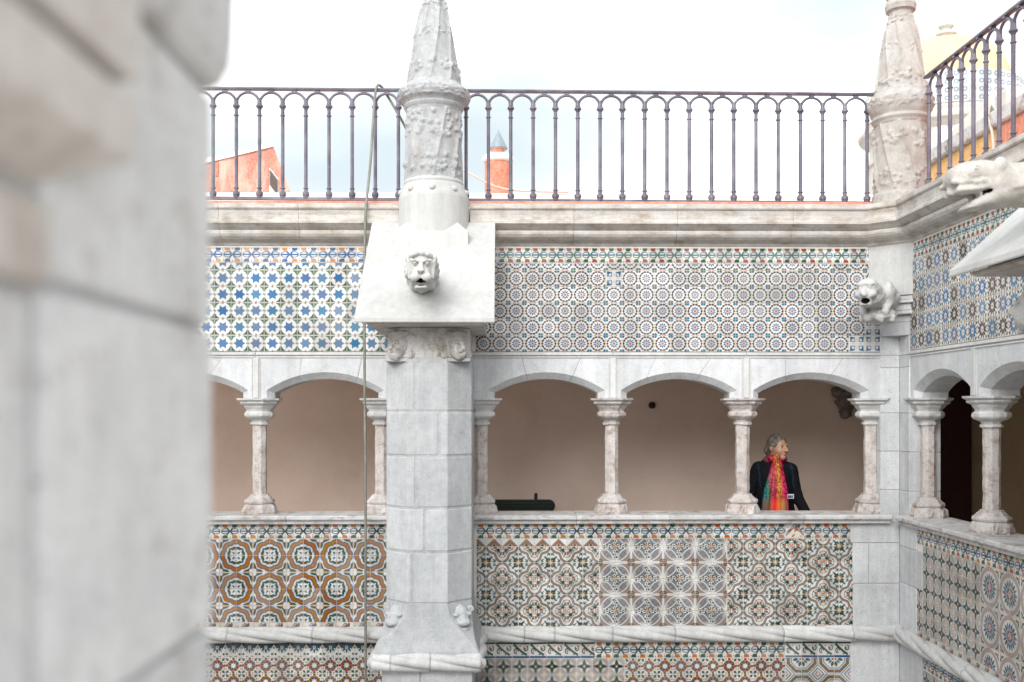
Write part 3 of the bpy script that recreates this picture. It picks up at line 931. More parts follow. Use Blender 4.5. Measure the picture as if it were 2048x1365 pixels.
w = thing('gallery_wall', (-1, 10.6, GF), 'plain brown plaster back wall of the shaded gallery', 'wall')
box('wall_face', AB, -7.4, 4.55, 10.6, 10.85, GF, 1.15, 'plaster', w, bevel=0)
box('wall_face', AB, 4.5501, 5.098, 10.6, 10.85, .45, 1.15, 'plaster', w, bevel=0)
box('added_end_wall', AB, -7.6, -7.401, YW + .0, 10.85, GF, 1.15, 'plaster', w, bevel=0)  # unseen wall added to keep light out of the gallery end
w = thing('gallery_wall', (5.1, 6, GF), 'olive brown plaster wall of the side gallery beyond the columns', 'wall')
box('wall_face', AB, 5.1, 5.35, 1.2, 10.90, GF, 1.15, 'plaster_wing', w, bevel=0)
d = thing('doorway', (4.83, 10.62, GF), 'dark open doorway at the far corner of the gallery', 'doorway')
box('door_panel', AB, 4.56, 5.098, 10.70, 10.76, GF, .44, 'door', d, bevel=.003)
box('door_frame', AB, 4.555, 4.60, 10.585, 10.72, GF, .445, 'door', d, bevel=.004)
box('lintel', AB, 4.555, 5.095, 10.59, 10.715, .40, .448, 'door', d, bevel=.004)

# ------------------------------------------------------------------ tiled walls
TZ0, TZ1 = .492, 1.359
def core(name, F, u0, u1, z0, z1, parent, d1=.004, d0=-.27, mat='grout'):
    return box(name, F, u0, u1, d0, d1, z0, z1, mat, parent, bevel=0)

# upper wall, back, right of the buttress
w = thing('upper_wall', (1.5, YW, TZ0), 'upper wall panel of small blue and orange rosette tiles above three arches', 'tiled wall')
core('wall_core', BK, 0, 3.70, TZ0, 1.70, w)
def pk(i, j):
    if (i, j) in ((8, 0), (24, 3), (23, 4), (24, 4)): return ('bluecross', 0)
    return ('rosette', 0)
fill(w, 'B', -.204, 3.10, 1.1705, TZ0 + 2 * TP, -.204, TP, TP, pk)
def pk2(i, j): return pk(i, j + 3)
fill(w, 'B', -.204, 3.188, TZ0 + 2 * TP, TZ0, -.204, TP, TP, pk2)
fill(w, 'B', -.204, 3.095, 1.231, 1.1715, -.204, TP, TP, plain_pick('rosette'), oz=1.1715 + TP)
fill(w, 'B', -.204, 3.090, TZ1, 1.233, -.16, .1403, .126, plain_pick('border_dim'))

# upper wall, back, left of the buttress
w = thing('upper_wall', (-2.2, YW, TZ0), 'upper wall panel of white tiles with blue star shapes and green corners', 'tiled wall')
core('wall_core', BK, 4.08, 8.2, TZ0, 1.70, w)
fill(w, 'B', -3.55, -.88, 1.1705, TZ0, -2.369, .1370, TP, plain_pick('star'))
fill(w, 'B', -3.55, -.88, 1.231, 1.1715, -2.369, .1370, TP, plain_pick('star'), oz=1.1715 + TP)
fill(w, 'B', -3.55, -.88, TZ1, 1.233, -2.30, .158, .126, lambda i, j: ('border_blue', 0) if i < 8 else ('border', 0))

# upper wall of the wing (picture-right is -y)
w = thing('upper_wall', (XW, 6.2, TZ0), 'upper side wall panel of blue and purple starburst tiles', 'tiled wall')
core('wall_core', WG, 0.28, 5.6, TZ0, 1.70, w, d0=-.268)
def pkw(i, j):
    return ('burst_dark', 0) if (i * 7 + j * 5 + (i * j) % 3) % 9 in (1, 5, 6) else ('burst_blue', 0)
fill(w, 'W', -8.08, -4.75, 1.231, TZ0, -8.08, TP * 1.05, TP * 1.089, pkw)
fill(w, 'W', -8.02, -4.75, TZ1, 1.233, -8.02, .1403, .126, plain_pick('border_dim'))

# parapets
PZ1 = -.942
w = thing('parapet', (1.5, YW, -1.80), 'gallery parapet with quatrefoil and petal patterned tiles', 'parapet')
core('wall_core', BK, .0, 3.70, -1.80, -.90, w)
fill(w, 'B', -.196, 2.930, PZ1, -1.066, -.196, .1520, .124, lambda i, j: ('scraps', 0) if i == 17 else ('border', 0))
def corner(c, r): return CORNER_ROT[r + c]
def pkq(ip, jp, shift=None):
    def f(i, j):
        jj = j + (1 if shift and i >= shift else 0)
        return ('quatre', corner('R' if (i + ip) % 2 == 0 else 'L', 'T' if (jj + jp) % 2 == 0 else 'B'))
    return f
fill(w, 'B', -.196, .825, -1.067, -1.130, -.1167, .1345, .1345, plain_pick('chevron'), oz=-1.067)
fill(w, 'B', -.196, .825, -1.1305, -1.802, -.1167, .1345, .1345, pkq(0, 0))
fill(w, 'B', .825, 1.897, -1.067, -1.1305, .825, .1340, .1345, lambda i, j: ('petal', corner('L' if i % 2 == 0 else 'R', 'T')), oz=-1.1305 + .1345)
fill(w, 'B', .825, 1.897, -1.1305, -1.802, .825, .1340, .1345, lambda i, j: ('petal', corner('L' if i % 2 == 0 else 'R', 'B' if j % 2 == 0 else 'T')))
fill(w, 'B', 1.897, 2.951, -1.067, -1.1305, 1.897, .1340, .1345, pkq(1, 1, 5), oz=-1.1305 + .1345)
fill(w, 'B', 1.897, 2.951, -1.1305, -1.802, 1.897, .1340, .1345, pkq(1, 0, 5))

w = thing('parapet', (-2.2, YW, -1.80), 'gallery parapet with orange scalloped circle tiles', 'parapet')
core('wall_core', BK, 4.08, 8.2, -1.80, -.90, w)
fill(w, 'B', -3.5, -.88, PZ1, -1.063, -.95 - .152 * 14, .1520, .121, plain_pick('border'))
fill(w, 'B', -3.5, -.88, -1.0635, -1.7575, -1.0797, .1388, .1388, lambda i, j: ('circle', corner('L' if i % 2 == 0 else 'R', 'B' if j % 2 == 0 else 'T')))
fill(w, 'B', -3.5, -.88, -1.758, -1.80, -1.0797, .1388, .1388, plain_pick('scraps'))

w = thing('parapet', (XW, 6.2, -1.80), 'side gallery parapet with green flower diamonds and pale rings', 'parapet')
core('wall_core', WG, .0, 5.6, -1.80, -.90, w, d0=-.268)
fill(w, 'W', -7.955, -4.74, PZ1, -1.066, -7.955, .1520, .124, plain_pick('border'))
fill(w, 'W', -7.84, -6.90, -1.067, -1.76, -7.84, .1345, .1386, plain_pick('flower_pale'))
fill(w, 'W', -6.899, -4.74, -1.067, -1.76, -6.899, .1345, .1386, lambda i, j: ('ring', corner('R' if i % 2 == 0 else 'L', 'B' if j % 2 == 0 else 'T')))
fill(w, 'W', -7.955, -7.84, -1.36, -1.76, -7.9745, .1345, .1386, plain_pick('flower_pale'))
fill(w, 'W', -7.955, -4.74, -1.7605, -1.80, -7.955, .1345, .1386, plain_pick('scraps'))

# walls of the storey below
w = thing('lower_wall', (1.5, YW, -5.6), 'lower storey wall with braided, diamond and octagon tiles under the rope moulding', 'tiled wall')
core('wall_core', BK, .0, 3.70, -2.52, -1.80, w)
core('wall_core', BK, .0, 3.70, -5.6, -2.5201, w, d1=.0, mat='stone')
fill(w, 'B', -.205, .79, -1.905, -2.063, -.18, .142, .134, plain_pick('scroll'), oz=-1.929)
fill(w, 'B', .791, 2.383, -1.905, -2.063, .791, .1447, .134, plain_pick('border'), oz=-1.929)
fill(w, 'B', 2.384, 2.93, -1.905, -2.063, 2.384, .1365, .134, plain_pick('scroll'), oz=-1.929)
fill(w, 'B', -.205, 1.040, -2.064, -2.50, -.175, .135, .135, plain_pick('flower'))
fill(w, 'B', 1.041, 2.383, -2.064, -2.50, 1.041, .1342, .135, plain_pick('braid'))
fill(w, 'B', 2.384, 2.93, -2.064, -2.50, 2.384, .1365, .1365, lambda i, j: ('octagon', {('R', 'T'): 0, ('L', 'T'): 3, ('R', 'B'): 1, ('L', 'B'): 2}[('R' if i % 2 == 0 else 'L', 'T' if j % 2 == 0 else 'B')]))
w = thing('lower_wall', (-2.2, YW, -5.6), 'lower storey wall with dark bloom tiles above braided tiles', 'tiled wall')
core('wall_core', BK, 4.08, 8.2, -2.52, -1.80, w)
core('wall_core', BK, 4.08, 8.2, -5.6, -2.5201, w, d1=.0, mat='stone')
fill(w, 'B', -3.5, -.88, -1.905, -2.048, -2.28, .134, .134, plain_pick('bloom'), oz=-1.914)
fill(w, 'B', -3.5, -.88, -2.0485, -2.50, -2.28, .134, .135, plain_pick('braid'))
w = thing('lower_wall', (XW, 6.2, -5.6), 'lower storey side wall with vine border tiles under the rope moulding', 'tiled wall')
core('wall_core', WG, .0, 5.6, -2.52, -1.80, w, d0=-.268)
core('wall_core', WG, .0, 5.6, -5.6, -2.5201, w, d1=.0, d0=-.268, mat='stone')
fill(w, 'W', -7.84, -6.0, -1.905, -2.04, -7.84, .1447, .134, plain_pick('border'), oz=-1.912)
fill(w, 'W', -7.84, -6.0, -2.0465, -2.50, -7.84, .1345, .135, plain_pick('flower_pale'))

# ------------------------------------------------------------------ arcades
def arch_pts(c, hs, zs, za, n=22):
    rise = za - zs
    Rr = (hs * hs + rise * rise) / (2 * rise)
    a = math.asin(hs / Rr)
    return [(c + Rr * math.sin(t), za - Rr + Rr * math.cos(t)) for t in np.linspace(-a, a, n)]
def spandrel(F, parent, u0, u1, c, top=TZ0 - .004, rnd=random.Random(5)):
    NP = 22
    fo = [(c - .488, .104), ] + arch_pts(c, .488, .171, .321, NP) + [(c + .488, .104)]
    fi = [(c - .433, .104), ] + arch_pts(c, .433, .150, .268, NP) + [(c + .433, .104)]
    cuts = [0, 7 + rnd.randint(-1, 1), 16 + rnd.randint(-1, 1), NP + 1]
    tops = [u0, c - .31 + rnd.uniform(-.02, .02), c + .20 + rnd.uniform(-.02, .02), u1]
    for k in range(3):
        a, b = cuts[k], cuts[k + 1]
        g0, g1 = (0 if k == 0 else .0015), (0 if k == 2 else .0015)
        lo, li = fo[a:b + 1], fi[a:b + 1]
        lo = [(u, z) for u, z in lo]; li = [(u, z) for u, z in li]
        if g0: lo[0] = (lo[0][0] + g0, lo[0][1]); li[0] = (li[0][0] + g0, li[0][1])
        if g1: lo[-1] = (lo[-1][0] - g1, lo[-1][1]); li[-1] = (li[-1][0] - g1, li[-1][1])
        tail = [(tops[k + 1] - g1, top), (tops[k] + g0, top)]
        if k == 2: tail = [(u1, .104)] + tail
        if k == 0: tail = tail + [(u0, .104)]
        A, B = lo + tail, li + tail
        n = len(A)
        v = [F(u, .0, z) for u, z in A] + [F(u, -.055, z) for u, z in B] + [F(u, -.26, z) for u, z in B]
        f = [tuple(range(n))] + [(i, (i + 1) % n, n + (i + 1) % n, n + i) for i in range(n)] + [(n + i, n + (i + 1) % n, 2 * n + (i + 1) % n, 2 * n + i) for i in range(n)] + [tuple(range(2 * n, 3 * n))]
        build('arch_stone', v, f, 'stone_pale', parent)

ARCH_C = [.75, 1.858, 2.967]
AXES = [0.0, 1.297, 2.411, 3.60]
def arcade(F, label, bays, loc):
    t = thing('arcade', loc, label, 'arcade')
    for u0, u1, c in bays:
        spandrel(F, t, u0, u1, c)
    e0, e1 = bays[0][0], bays[-1][1]
    rr = random.Random(11)
    for u0, u1, c in bays:
        for (z0, z1, dd) in ((.462, .4875, .016), (.440, .452, .009)):
            box('moulding', F, u0 + .004, u1 - .001, -.01, dd, z0, z1, 'stone_light', t, bevel=.003)
    for u0, u1, c in bays[1:]:
        box('moulding', F, u0 - .024, u0 + .024, -.01, .012, .106, .4395, 'stone_light', t, bevel=.004)
        for s_ in (-1, 1):
            box('moulding', F, u0 + s_ * .034 - .004, u0 + s_ * .034 + .004, -.01, .006, .112, .4392, 'stone_light', t, bevel=.002)
    return t
RB = list(zip(AXES[:-1], AXES[1:], ARCH_C))
arcade(BK, 'stone arcade of three low arches beside the corner, with the woman under one', RB, BK(1.8, 0, .1))
arcade(BK, 'stone arcade of low arches under the blue star tiles', [(4.19, 5.383, 4.806), (5.383, 6.49, 5.935), (6.49, 7.62, 7.05)], BK(5.9, 0, .1))
arcade(WG, 'stone arcade of low arches on the side gallery with the dark doorway behind', RB, WG(1.8, 0, .1))

CAP = [(.058, -.225), (.072, -.220), (.074, -.205), (.060, -.196), (.066, -.180), (.088, -.170), (.108, -.158), (.118, -.145), (.118, -.125), (.108, -.112), (.098, -.106), (.104, -.092), (.118, -.075), (.124, -.060), (.142, -.050), (.150, -.044), (.154, -.036), (.150, -.028), (.163, -.022), (.176, -.014), (.178, .0)]
BASE = [(.126, -.864), (.128, -.845), (.122, -.800), (.116, -.788), (.108, -.783), (.117, -.775), (.120, -.762), (.114, -.748), (.098, -.738), (.092, -.728), (.076, -.712), (.074, -.703), (.060, -.700)]
COLN = 0
def column(F, u, label, group=None, wob=1.0, twist=0.0):
    x, y, _ = F(u, -.13, 0)
    t = thing('column', (x, y, -.864), label, 'column', group)
    k = 1 / math.cos(PI / 8)
    v, f = lathe([(r * k, .104 + z) for r, z in CAP], (x, y, 0), 8, PI / 8, .006 * wob, 22, sub=5)
    build('capital', v, f, 'stone_pink' if wob > 1.2 else 'stone_light', t, recalc=False)
    prof = [(.0545 * k * (1 + .02 * math.sin(i * 1.7)), -.70 + i * (.583 / 16)) for i in range(17)]
    v, f = lathe(prof, (x, y, 0), 8, PI / 8 + twist, .0045 * wob, 16, sub=4)
    build('shaft', v, f, 'stone_pink', t, recalc=False)
    v, f = lathe([(r * k, z) for r, z in BASE], (x, y, 0), 8, PI / 8, .006 * wob, 20, sub=5)
    v = [(px, py, pz) if pz > -.80 else (x + (px - x) * (1 + .10 * (abs((px - x) * (py - y)) > .004)), y + (py - y) * (1 + .10 * (abs((px - x) * (py - y)) > .004)), pz) for px, py, pz in v]
    build('base', v, f, 'stone_pink', t, recalc=False)
    return t
column(BK, .20, 'pale octagonal column against the corner pier beside the woman', wob=.8)
column(BK, 1.297, 'speckled column that the woman stands half behind', wob=1.5)
column(BK, 2.411, 'weathered brown column between the two arches with the plain wall behind', wob=1.5)
column(BK, 3.516, 'pinkish column pressed against the buttress beside the green bench', wob=.7)
column(BK, 4.355, 'column almost hidden behind the buttress next to the hanging cable', wob=.9)
column(BK, 5.383, 'rusty octagonal column under the blue star tiles', wob=1.1)
column(BK, 6.49, 'octagonal column next along from the rusty one under the star tiles', wob=1.0)
column(WG, .24, 'octagonal column of the side arcade against the corner pier', wob=1.2)
column(WG, 1.285, 'octagonal column of the side arcade in front of the dark doorway', wob=1.2)
column(WG, 2.411, 'third octagonal column of the side arcade counted from the corner pier', wob=1.0)
column(WG, 3.516, 'octagonal column of the side arcade against its buttress', wob=1.0)

# sills: long worn stones laid end to end on the parapets
SILL = [(-.30, -.864), (.080, -.864), (.090, -.870), (.090, -.897), (.084, -.903), (.060, -.905), (.058, -.938), (-.30, -.938)]
def sill(F, label, joints, loc, m0=0):
    t = thing('sill', loc, label, 'sill')
    for k, (a, b) in enumerate(zip(joints[:-1], joints[1:])):
        extrude_profile('sill_stone', F, SILL, a + .001, b - .001, 'stone_sill', t, bevel=.004)
sill(BK, 'worn stone sill between the corner pier and the buttress', [.10, .83, 1.95, 2.72, 3.62], BK(1.8, 0, -.94))
sill(BK, 'worn stone sill under the arches with blue star tiles above', [4.19, 5.12, 6.3, 7.6], BK(5.8, 0, -.94))
sill(WG, 'worn stone sill of the side gallery receding along the wall', [.10, 1.02, 1.95, 2.8, 3.62], WG(1.8, 0, -.94))

# ------------------------------------------------------------------ corner pier: quoins, diagonal block, brackets
t = thing('corner_pier', (XW, YW, -5.6), 'grey ashlar corner pier where the two galleries meet', 'pier')
def quoin(F, u0, u1, z0, z1, d=.010, m='stone_pale'):
    box('quoin', F, u0, u1, -.25, d, z0, z1, m, t, bevel=.004)
for z0, z1 in ((-.34, -.02), (-.02, .36), (.36, .62)):
    quoin(BK, .012, .172, z0 + .0022, z1 - .0022)
    quoin(WG, .012, .20, z0 + .0022, z1 - .0022)
quoin(BK, .012, .172, -.66, -.3425); quoin(WG, .012, .20, -.66, -.3425)
quoin(BK, .012, .172, -.938, -.663); quoin(WG, .012, .20, -.938, -.663)
box('mortar', BK, .0, .168, -.24, .004, -.94, .70, 'mortar', t, bevel=0)
box('mortar', WG, .004, .196, -.24, .004, -.94, .70, 'mortar', t, bevel=0)
box('mortar', BK, .0, .398, -.02, .005, -2.60, -.945, 'mortar', t, bevel=0)
box('mortar', WG, .005, .345, -.02, .006, -2.60, -.945, 'mortar', t, bevel=0)
for u0, u1, z0, z1 in ((.013, .423, -1.104, -.942), (.013, .268, -1.442, -1.108), (.272, .408, -1.442, -1.108), (.013, .402, -1.80, -1.446), (.013, .424, -2.60, -1.804)):
    quoin(BK, u0, u1, z0, z1, .013)
for u0, u1, z0, z1 in ((.013, .345, -1.12, -.942), (.013, .455, -1.425, -1.124), (.013, .345, -1.80, -1.429), (.013, .455, -2.60, -1.804)):
    quoin(WG, u0, u1, z0, z1, .014)
CH = .28
def DG(tt, d, z):
    s_ = math.sqrt(.5)
    x0, y0 = XW - CH, YW
    return (x0 + tt * s_ - d * s_, y0 - tt * s_ - d * s_, z)
LD = CH * math.sqrt(2)
s_ = .01
prism_z('diagonal_block', [(XW - CH, YW), (XW, YW - CH), (XW + .02, YW - CH), (XW + .02, YW + .02), (XW - CH, YW + .02)], .945, 1.40, 'stone_light', t, bevel=.003)
for c_, z0, z1 in ((.262, .905, .944), (.285, .880, .904), (.245, .82, .879), (.265, .79, .819), (.20, .73, .789)):
    prism_z('bracket_moulding', [(XW - c_, YW), (XW, YW - c_), (XW + .02, YW - c_), (XW + .02, YW + .02), (XW - c_, YW + .02)], z0, z1, 'stone_light', t, bevel=.006)
prism_z('quoin', [(XW - .172, YW - .008), (XW - .008, YW - .2), (XW + .02, YW - .2), (XW + .02, YW + .02), (XW - .172, YW + .02)], .62, .73, 'stone', t, bevel=.004)

# ------------------------------------------------------------------ cornices
CORN = [(-.28, 1.685), (.160, 1.685), (.172, 1.692), (.180, 1.688), (.181, 1.655), (.174, 1.645), (.163, 1.642), (.156, 1.60), (.160, 1.560), (.172, 1.556), (.176, 1.548), (.176, 1.530), (.168, 1.526), (.130, 1.500), (.104, 1.484), (.118, 1.482), (.124, 1.470), (.122, 1.452), (.108, 1.432), (.082, 1.414), (.048, 1.402), (.022, 1.392), (.014, 1.376), (.0, 1.366), (-.28, 1.366)]
def cornice(F, label, joints, loc, m0=0.0, m1=0.0):
    t = thing('cornice', loc, label, 'cornice')
    for k, (a, b) in enumerate(zip(joints[:-1], joints[1:])):
        extrude_profile('cornice_stone', F, CORN, a + (0 if k == 0 else .0012), b - (.0012 if k < len(joints) - 2 else 0), 'stone_warm', t, m0=m0 if k == 0 else 0, m1=m1 if k == len(joints) - 2 else 0)
TM = math.tan(PI / 8)
cornice(BK, 'moulded stone cornice with brown stains above the rosette tiles', [CH, .95, 1.9, 2.75, 3.60], BK(1.9, 0, 1.37), m0=TM)
cornice(BK, 'moulded stone cornice with brown stains above the blue star tiles', [4.18, 5.0, 5.65, 6.6, 7.6], BK(5.9, 0, 1.37))
cornice(WG, 'moulded stone cornice rising along the side wing', [CH, 1.1, 2.0, 2.9, 3.7, 5.3], WG(2, 0, 1.37), m0=TM)
cornice(DG, 'short diagonal cornice stone across the courtyard corner', [0, LD], DG(.2, 0, 1.37), m0=TM, m1=-TM)
for F, u0, u1, lb in ((BK, -.3, 3.62, 'thin red kerb under the railing right of the big pinnacle'), (BK, 4.17, 7.6, 'thin red kerb under the railing left of the big pinnacle'), (WG, -.1, 5.3, 'thin red kerb under the railing of the side wing')):
    k = box('railing_kerb', F, u0, u1, -.20, -.02 if F is BK else -.025, 1.686, 1.752, 'red_line', bevel=.004)
    tag(k, lb, 'kerb')

# ------------------------------------------------------------------ rope string course
def rope(F, u0, u1, d, z, r=.068, s0=0.0, hand=1, n=40, step=.02):
    m = max(4, int(abs(u1 - u0) / step))
    V = []
    for i in range(m + 1):
        u = u0 + (u1 - u0) * i / m
        ph = hand * (u + s0) * 2 * PI / 1.75
        for k in range(n):
            th = 2 * PI * k / n
            lob = abs(math.cos(2 * (th - ph)))
            rr = r * (.58 + .44 * lob ** .45)
            V.append(F(u, d + rr * math.cos(th), z + rr * math.sin(th)))
    Fc = [(i * n + k, i * n + (k + 1) % n, (i + 1) * n + (k + 1) % n, (i + 1) * n + k) for i in range(m) for k in range(n)]
    Fc += [tuple(range(n))[::-1], tuple(range(m * n, (m + 1) * n))]
    return V, Fc
def rope_course(F, label, joints, loc, d=.035, z=-1.856, s0=0.0, hand=1):
    t = thing('rope_moulding', loc, label, 'moulding')
    for a, b in zip(joints[:-1], joints[1:]):
        v, f = rope(F, a + .0012, b - .0012, d, z, s0=s0, hand=hand)
        build('rope_stone', v, f, 'stone_light', t, smooth=True)
    return t
rope_course(BK, 'carved stone rope moulding running from the buttress to the corner', [.0, .42, 1.0, 1.9, 2.42, 2.90, 3.15, 3.56], BK(1.8, 0, -1.92))
rope_course(BK, 'carved stone rope moulding under the orange circle tiles', [4.22, 4.9, 5.6, 6.3, 7.5], BK(5.6, 0, -1.92))
rope_course(WG, 'carved stone rope moulding sloping away along the side wing', [.0, .62, 1.3, 2.1, 3.0, 3.56], WG(1.8, 0, -1.92), s0=.5, hand=-1)
# ------------------------------------------------------------------ buttresses
UC = 3.894
def clip_poly(pts, a, c, keep_less):
    out = []
    n = len(pts)
    for i in range(n):
        p, q = pts[i], pts[(i + 1) % n]
        ip, iq = (p[a] <= c) == keep_less, (q[a] <= c) == keep_less
        if ip: out.append(p)
        if ip != iq:
            k = (c - p[a]) / (q[a] - p[a])
            out.append((p[0] + k * (q[0] - p[0]), p[1] + k * (q[1] - p[1])))
    return out
def octa(hw, dep, ch, d0=.0):
    return [(UC - hw, d0), (UC - hw, dep - ch), (UC - hw + ch, dep), (UC + hw - ch, dep), (UC + hw, dep - ch), (UC + hw, d0)]

def face_head(name, P0, yaw, parent, seed=0, sc=1.0, beast=False, mat='stone'):
    """small carved head, local: looks to -y"""
    def fn(P):
        d = s_union(.02, s_ell(P, (0, .02, .01), (.070, .075, .095)), s_ell(P, (0, -.02, -.035), (.052, .055, .065)))
        if beast:
            d = s_union(.012, d, s_ell(P, (0, -.055, -.025), (.056, .040, .030)), s_ell(P, (0, -.04, -.078), (.056, .038, .018)), s_ell(P, (.055, -.03, .035), (.024, .02, .016)), s_ell(P, (-.055, -.03, .035), (.024, .02, .016)))
            d = s_union(.008, d, s_ell(P, (.095, .03, .055), (.030, .02, .030)), s_ell(P, (-.095, .03, .055), (.030, .02, .030)), s_torus(P, (.095, .015, .055), (0, 1, 0), .018, .007), s_torus(P, (-.095, .015, .055), (0, 1, 0), .018, .007))
            d = s_sub(d, s_ell(P, (0, -.085, -.055), (.055, .05, .009)), .004)
        else:
            d = s_union(.010, d, s_cone(P, (0, -.062, .015), (0, -.085, -.015), .009, .014), s_ell(P, (0, -.055, .022), (.05, .014, .010)))
            d = s_sub(d, s_ell(P, (0, -.078, -.045), (.022, .02, .005)), .004)
            d = s_union(.008, d, s_ell(P, (.084, .03, -.055), (.032, .025, .032)), s_ell(P, (-.084, .03, -.055), (.032, .025, .032)), s_torus(P, (.084, .012, -.055), (0, 1, 0), .020, .007), s_torus(P, (-.084, .012, -.055), (0, 1, 0), .020, .007), s_ell(P, (0, .02, .085), (.085, .06, .03)))
        for s_ in (-1, 1):
            d = s_sub(d, s_ell(P, (s_ * .028, -.070, .005), (.018, .022, .011)), .006)
            d = s_union(.003, d, s_ell(P, (s_ * .027, -.052, .004), (.010, .010, .008)))
        return d + s_rough(P, .0025, 70 + seed * 9)
    V, F = nets(fn, (-.15, -.14, -.12), (.15, .12, .14), .006)
    return build(name, xform(V, P0, yaw, sc), F, mat, parent, smooth=True, recalc=False)

def buttress(F, label):
    t = thing('buttress', F(UC, .45, -5.6), label, 'buttress')
    core_p = octa(.320, .896, .1735, -.05)
    prism_z('mortar_core', core_p, -1.46, .40, 'mortar', t, F=F)
    zs = [.364, -.006, -.338, -.725, -1.052, -1.435]
    js = [UC + .09, UC - .09, UC + .085, UC + .02, UC + .11]
    for k in range(5):
        z1, z0 = zs[k] - .008, zs[k + 1] + .008
        P = octa(.324, .9, .175)
        for less in (True, False):
            q = clip_poly(P, 0, js[k] + (-.009 if less else .009), less)
            prism_z('ashlar_block', q, z0, z1, 'stone', t, bevel=.007, F=F, seg=2)
    prism_z('square_head', octa(.309, .892, .11), .392, .62, 'stone_mossy', t, bevel=.008, F=F)
    for s_ in (-1, 1):
        x, y, z = F(UC + s_ * .222, .862, .480)
        yaw = R(-30 if s_ > 0 else 30) if F is BK else R(-60 if s_ > 0 else -120)
        face_head('corbel_head', (x, y, z), yaw, t, seed=s_ + 2, sc=1.12, mat='stone_mossy')
        prism_z('corbel_slab', [(UC + s_ * .150, .65), (UC + s_ * .150, .89), (UC + s_ * .318, .89), (UC + s_ * .318, .65)], .366, .3915, 'stone', t, bevel=.005, F=F)
    # flared foot: octagon to square
    rings = []
    for z, hw, dep, ch in ((-1.439, .324, .90, .175), (-1.53, .326, .905, .16), (-1.62, .335, .915, .10), (-1.70, .352, .93, .04), (-1.78, .385, .955, .004), (-1.86, .385, .955, .004)):
        rings.append([F(a, b, z) for a, b in octa(hw, dep, ch)])
    V = [p for r in rings for p in r]
    n = 6
    Fc = [(j * n + i, j * n + (i + 1) % n, (j + 1) * n + (i + 1) % n, (j + 1) * n + i) for j in range(len(rings) - 1) for i in range(n)] + [tuple(range(n)), tuple(range((len(rings) - 1) * n, len(rings) * n))]
    build('flared_foot', V, Fc, 'stone', t)
    for s_ in (-1, 1):
        x, y, z = F(UC + s_ * .245, .825, -1.555)
        yaw = R(-28 if s_ > 0 else 28) if F is BK else R(-62 if s_ > 0 else -118)
        face_head('foot_mask', (x, y, z), yaw, t, seed=s_ + 5, sc=.98, beast=True)
    # rope wrapped round the foot
    for a, b in ((UC - .40, UC - .03), (UC - .03, UC + .26), (UC + .26, UC + .40)):
        v, f = rope(F, a + .001, b - .001, .955, -1.856, hand=1 if F is BK else -1)
        build('rope_stone', v, f, 'stone_light', t, smooth=True)
    for s_ in (-1, 1):
        FS = lambda u, d, z, s_=s_: F(UC + s_ * (.335 + d), u, z)
        v, f = rope(FS, .0, .985, .035, -1.856, hand=(-s_ if F is BK else s_), s0=.3)
        build('rope_stone', v, f, 'stone_light', t, smooth=True)
    zz = [-1.90, -2.35, -2.9, -3.6, -4.5, -5.6]
    prism_z('mortar_core', [(UC - .325, 0), (UC - .325, .918), (UC + .325, .918), (UC + .325, 0)], -5.6, -1.88, 'mortar', t, F=F)
    for k in range(5):
        for less in (True, False):
            P = [(UC - .335, 0), (UC - .335, .93), (UC + .335, .93), (UC + .335, 0)]
            q = clip_poly(P, 0, UC + (.05 if k % 2 == 0 else -.09) + (-.004 if less else .004), less)
            prism_z('ashlar_block', q, zz[k + 1] + .004, zz[k] - .004, 'stone', t, bevel=.007, F=F, seg=2)
    # sloping cap
    c = t
    dd, dz = (0, 0) if F is BK else (-.075, .032)
    sl = (1.534 - .66) / 1.0
    extrude_profile('cap_wedge', F, [(0, .625 + dz), (1.09 + dd, .625 + dz), (1.09 + dd, .640 + dz), (.16, .640 + .93 * sl * .985), (0, 1.45)], UC - .405, UC + .405, 'stone_warm', c)
    extrude_profile('cap_moulding', F, [(.02, .622 + dz), (1.11 + dd, .622 + dz), (1.125 + dd, .630 + dz), (1.125 + dd, .646 + dz), (.02, .650 + dz)], UC - .425, UC + .425, 'stone_warm', c, bevel=.003)
    extrude_profile('cap_slab', F, [(1.20 + dd, .627 + dz), (1.205 + dd, .635 + dz), (1.20 + dd, .664 + dz), (.20, 1.534), (.19, 1.534), (.17, 1.50)], UC - .5, UC + .5, 'stone_white', c, bevel=.003)
    return t, c

buttress(BK, 'grey ashlar buttress with white sloping cap stone rising between the tile panels')
buttress(WG, 'ashlar buttress of the side wing with white cap stone jutting out')

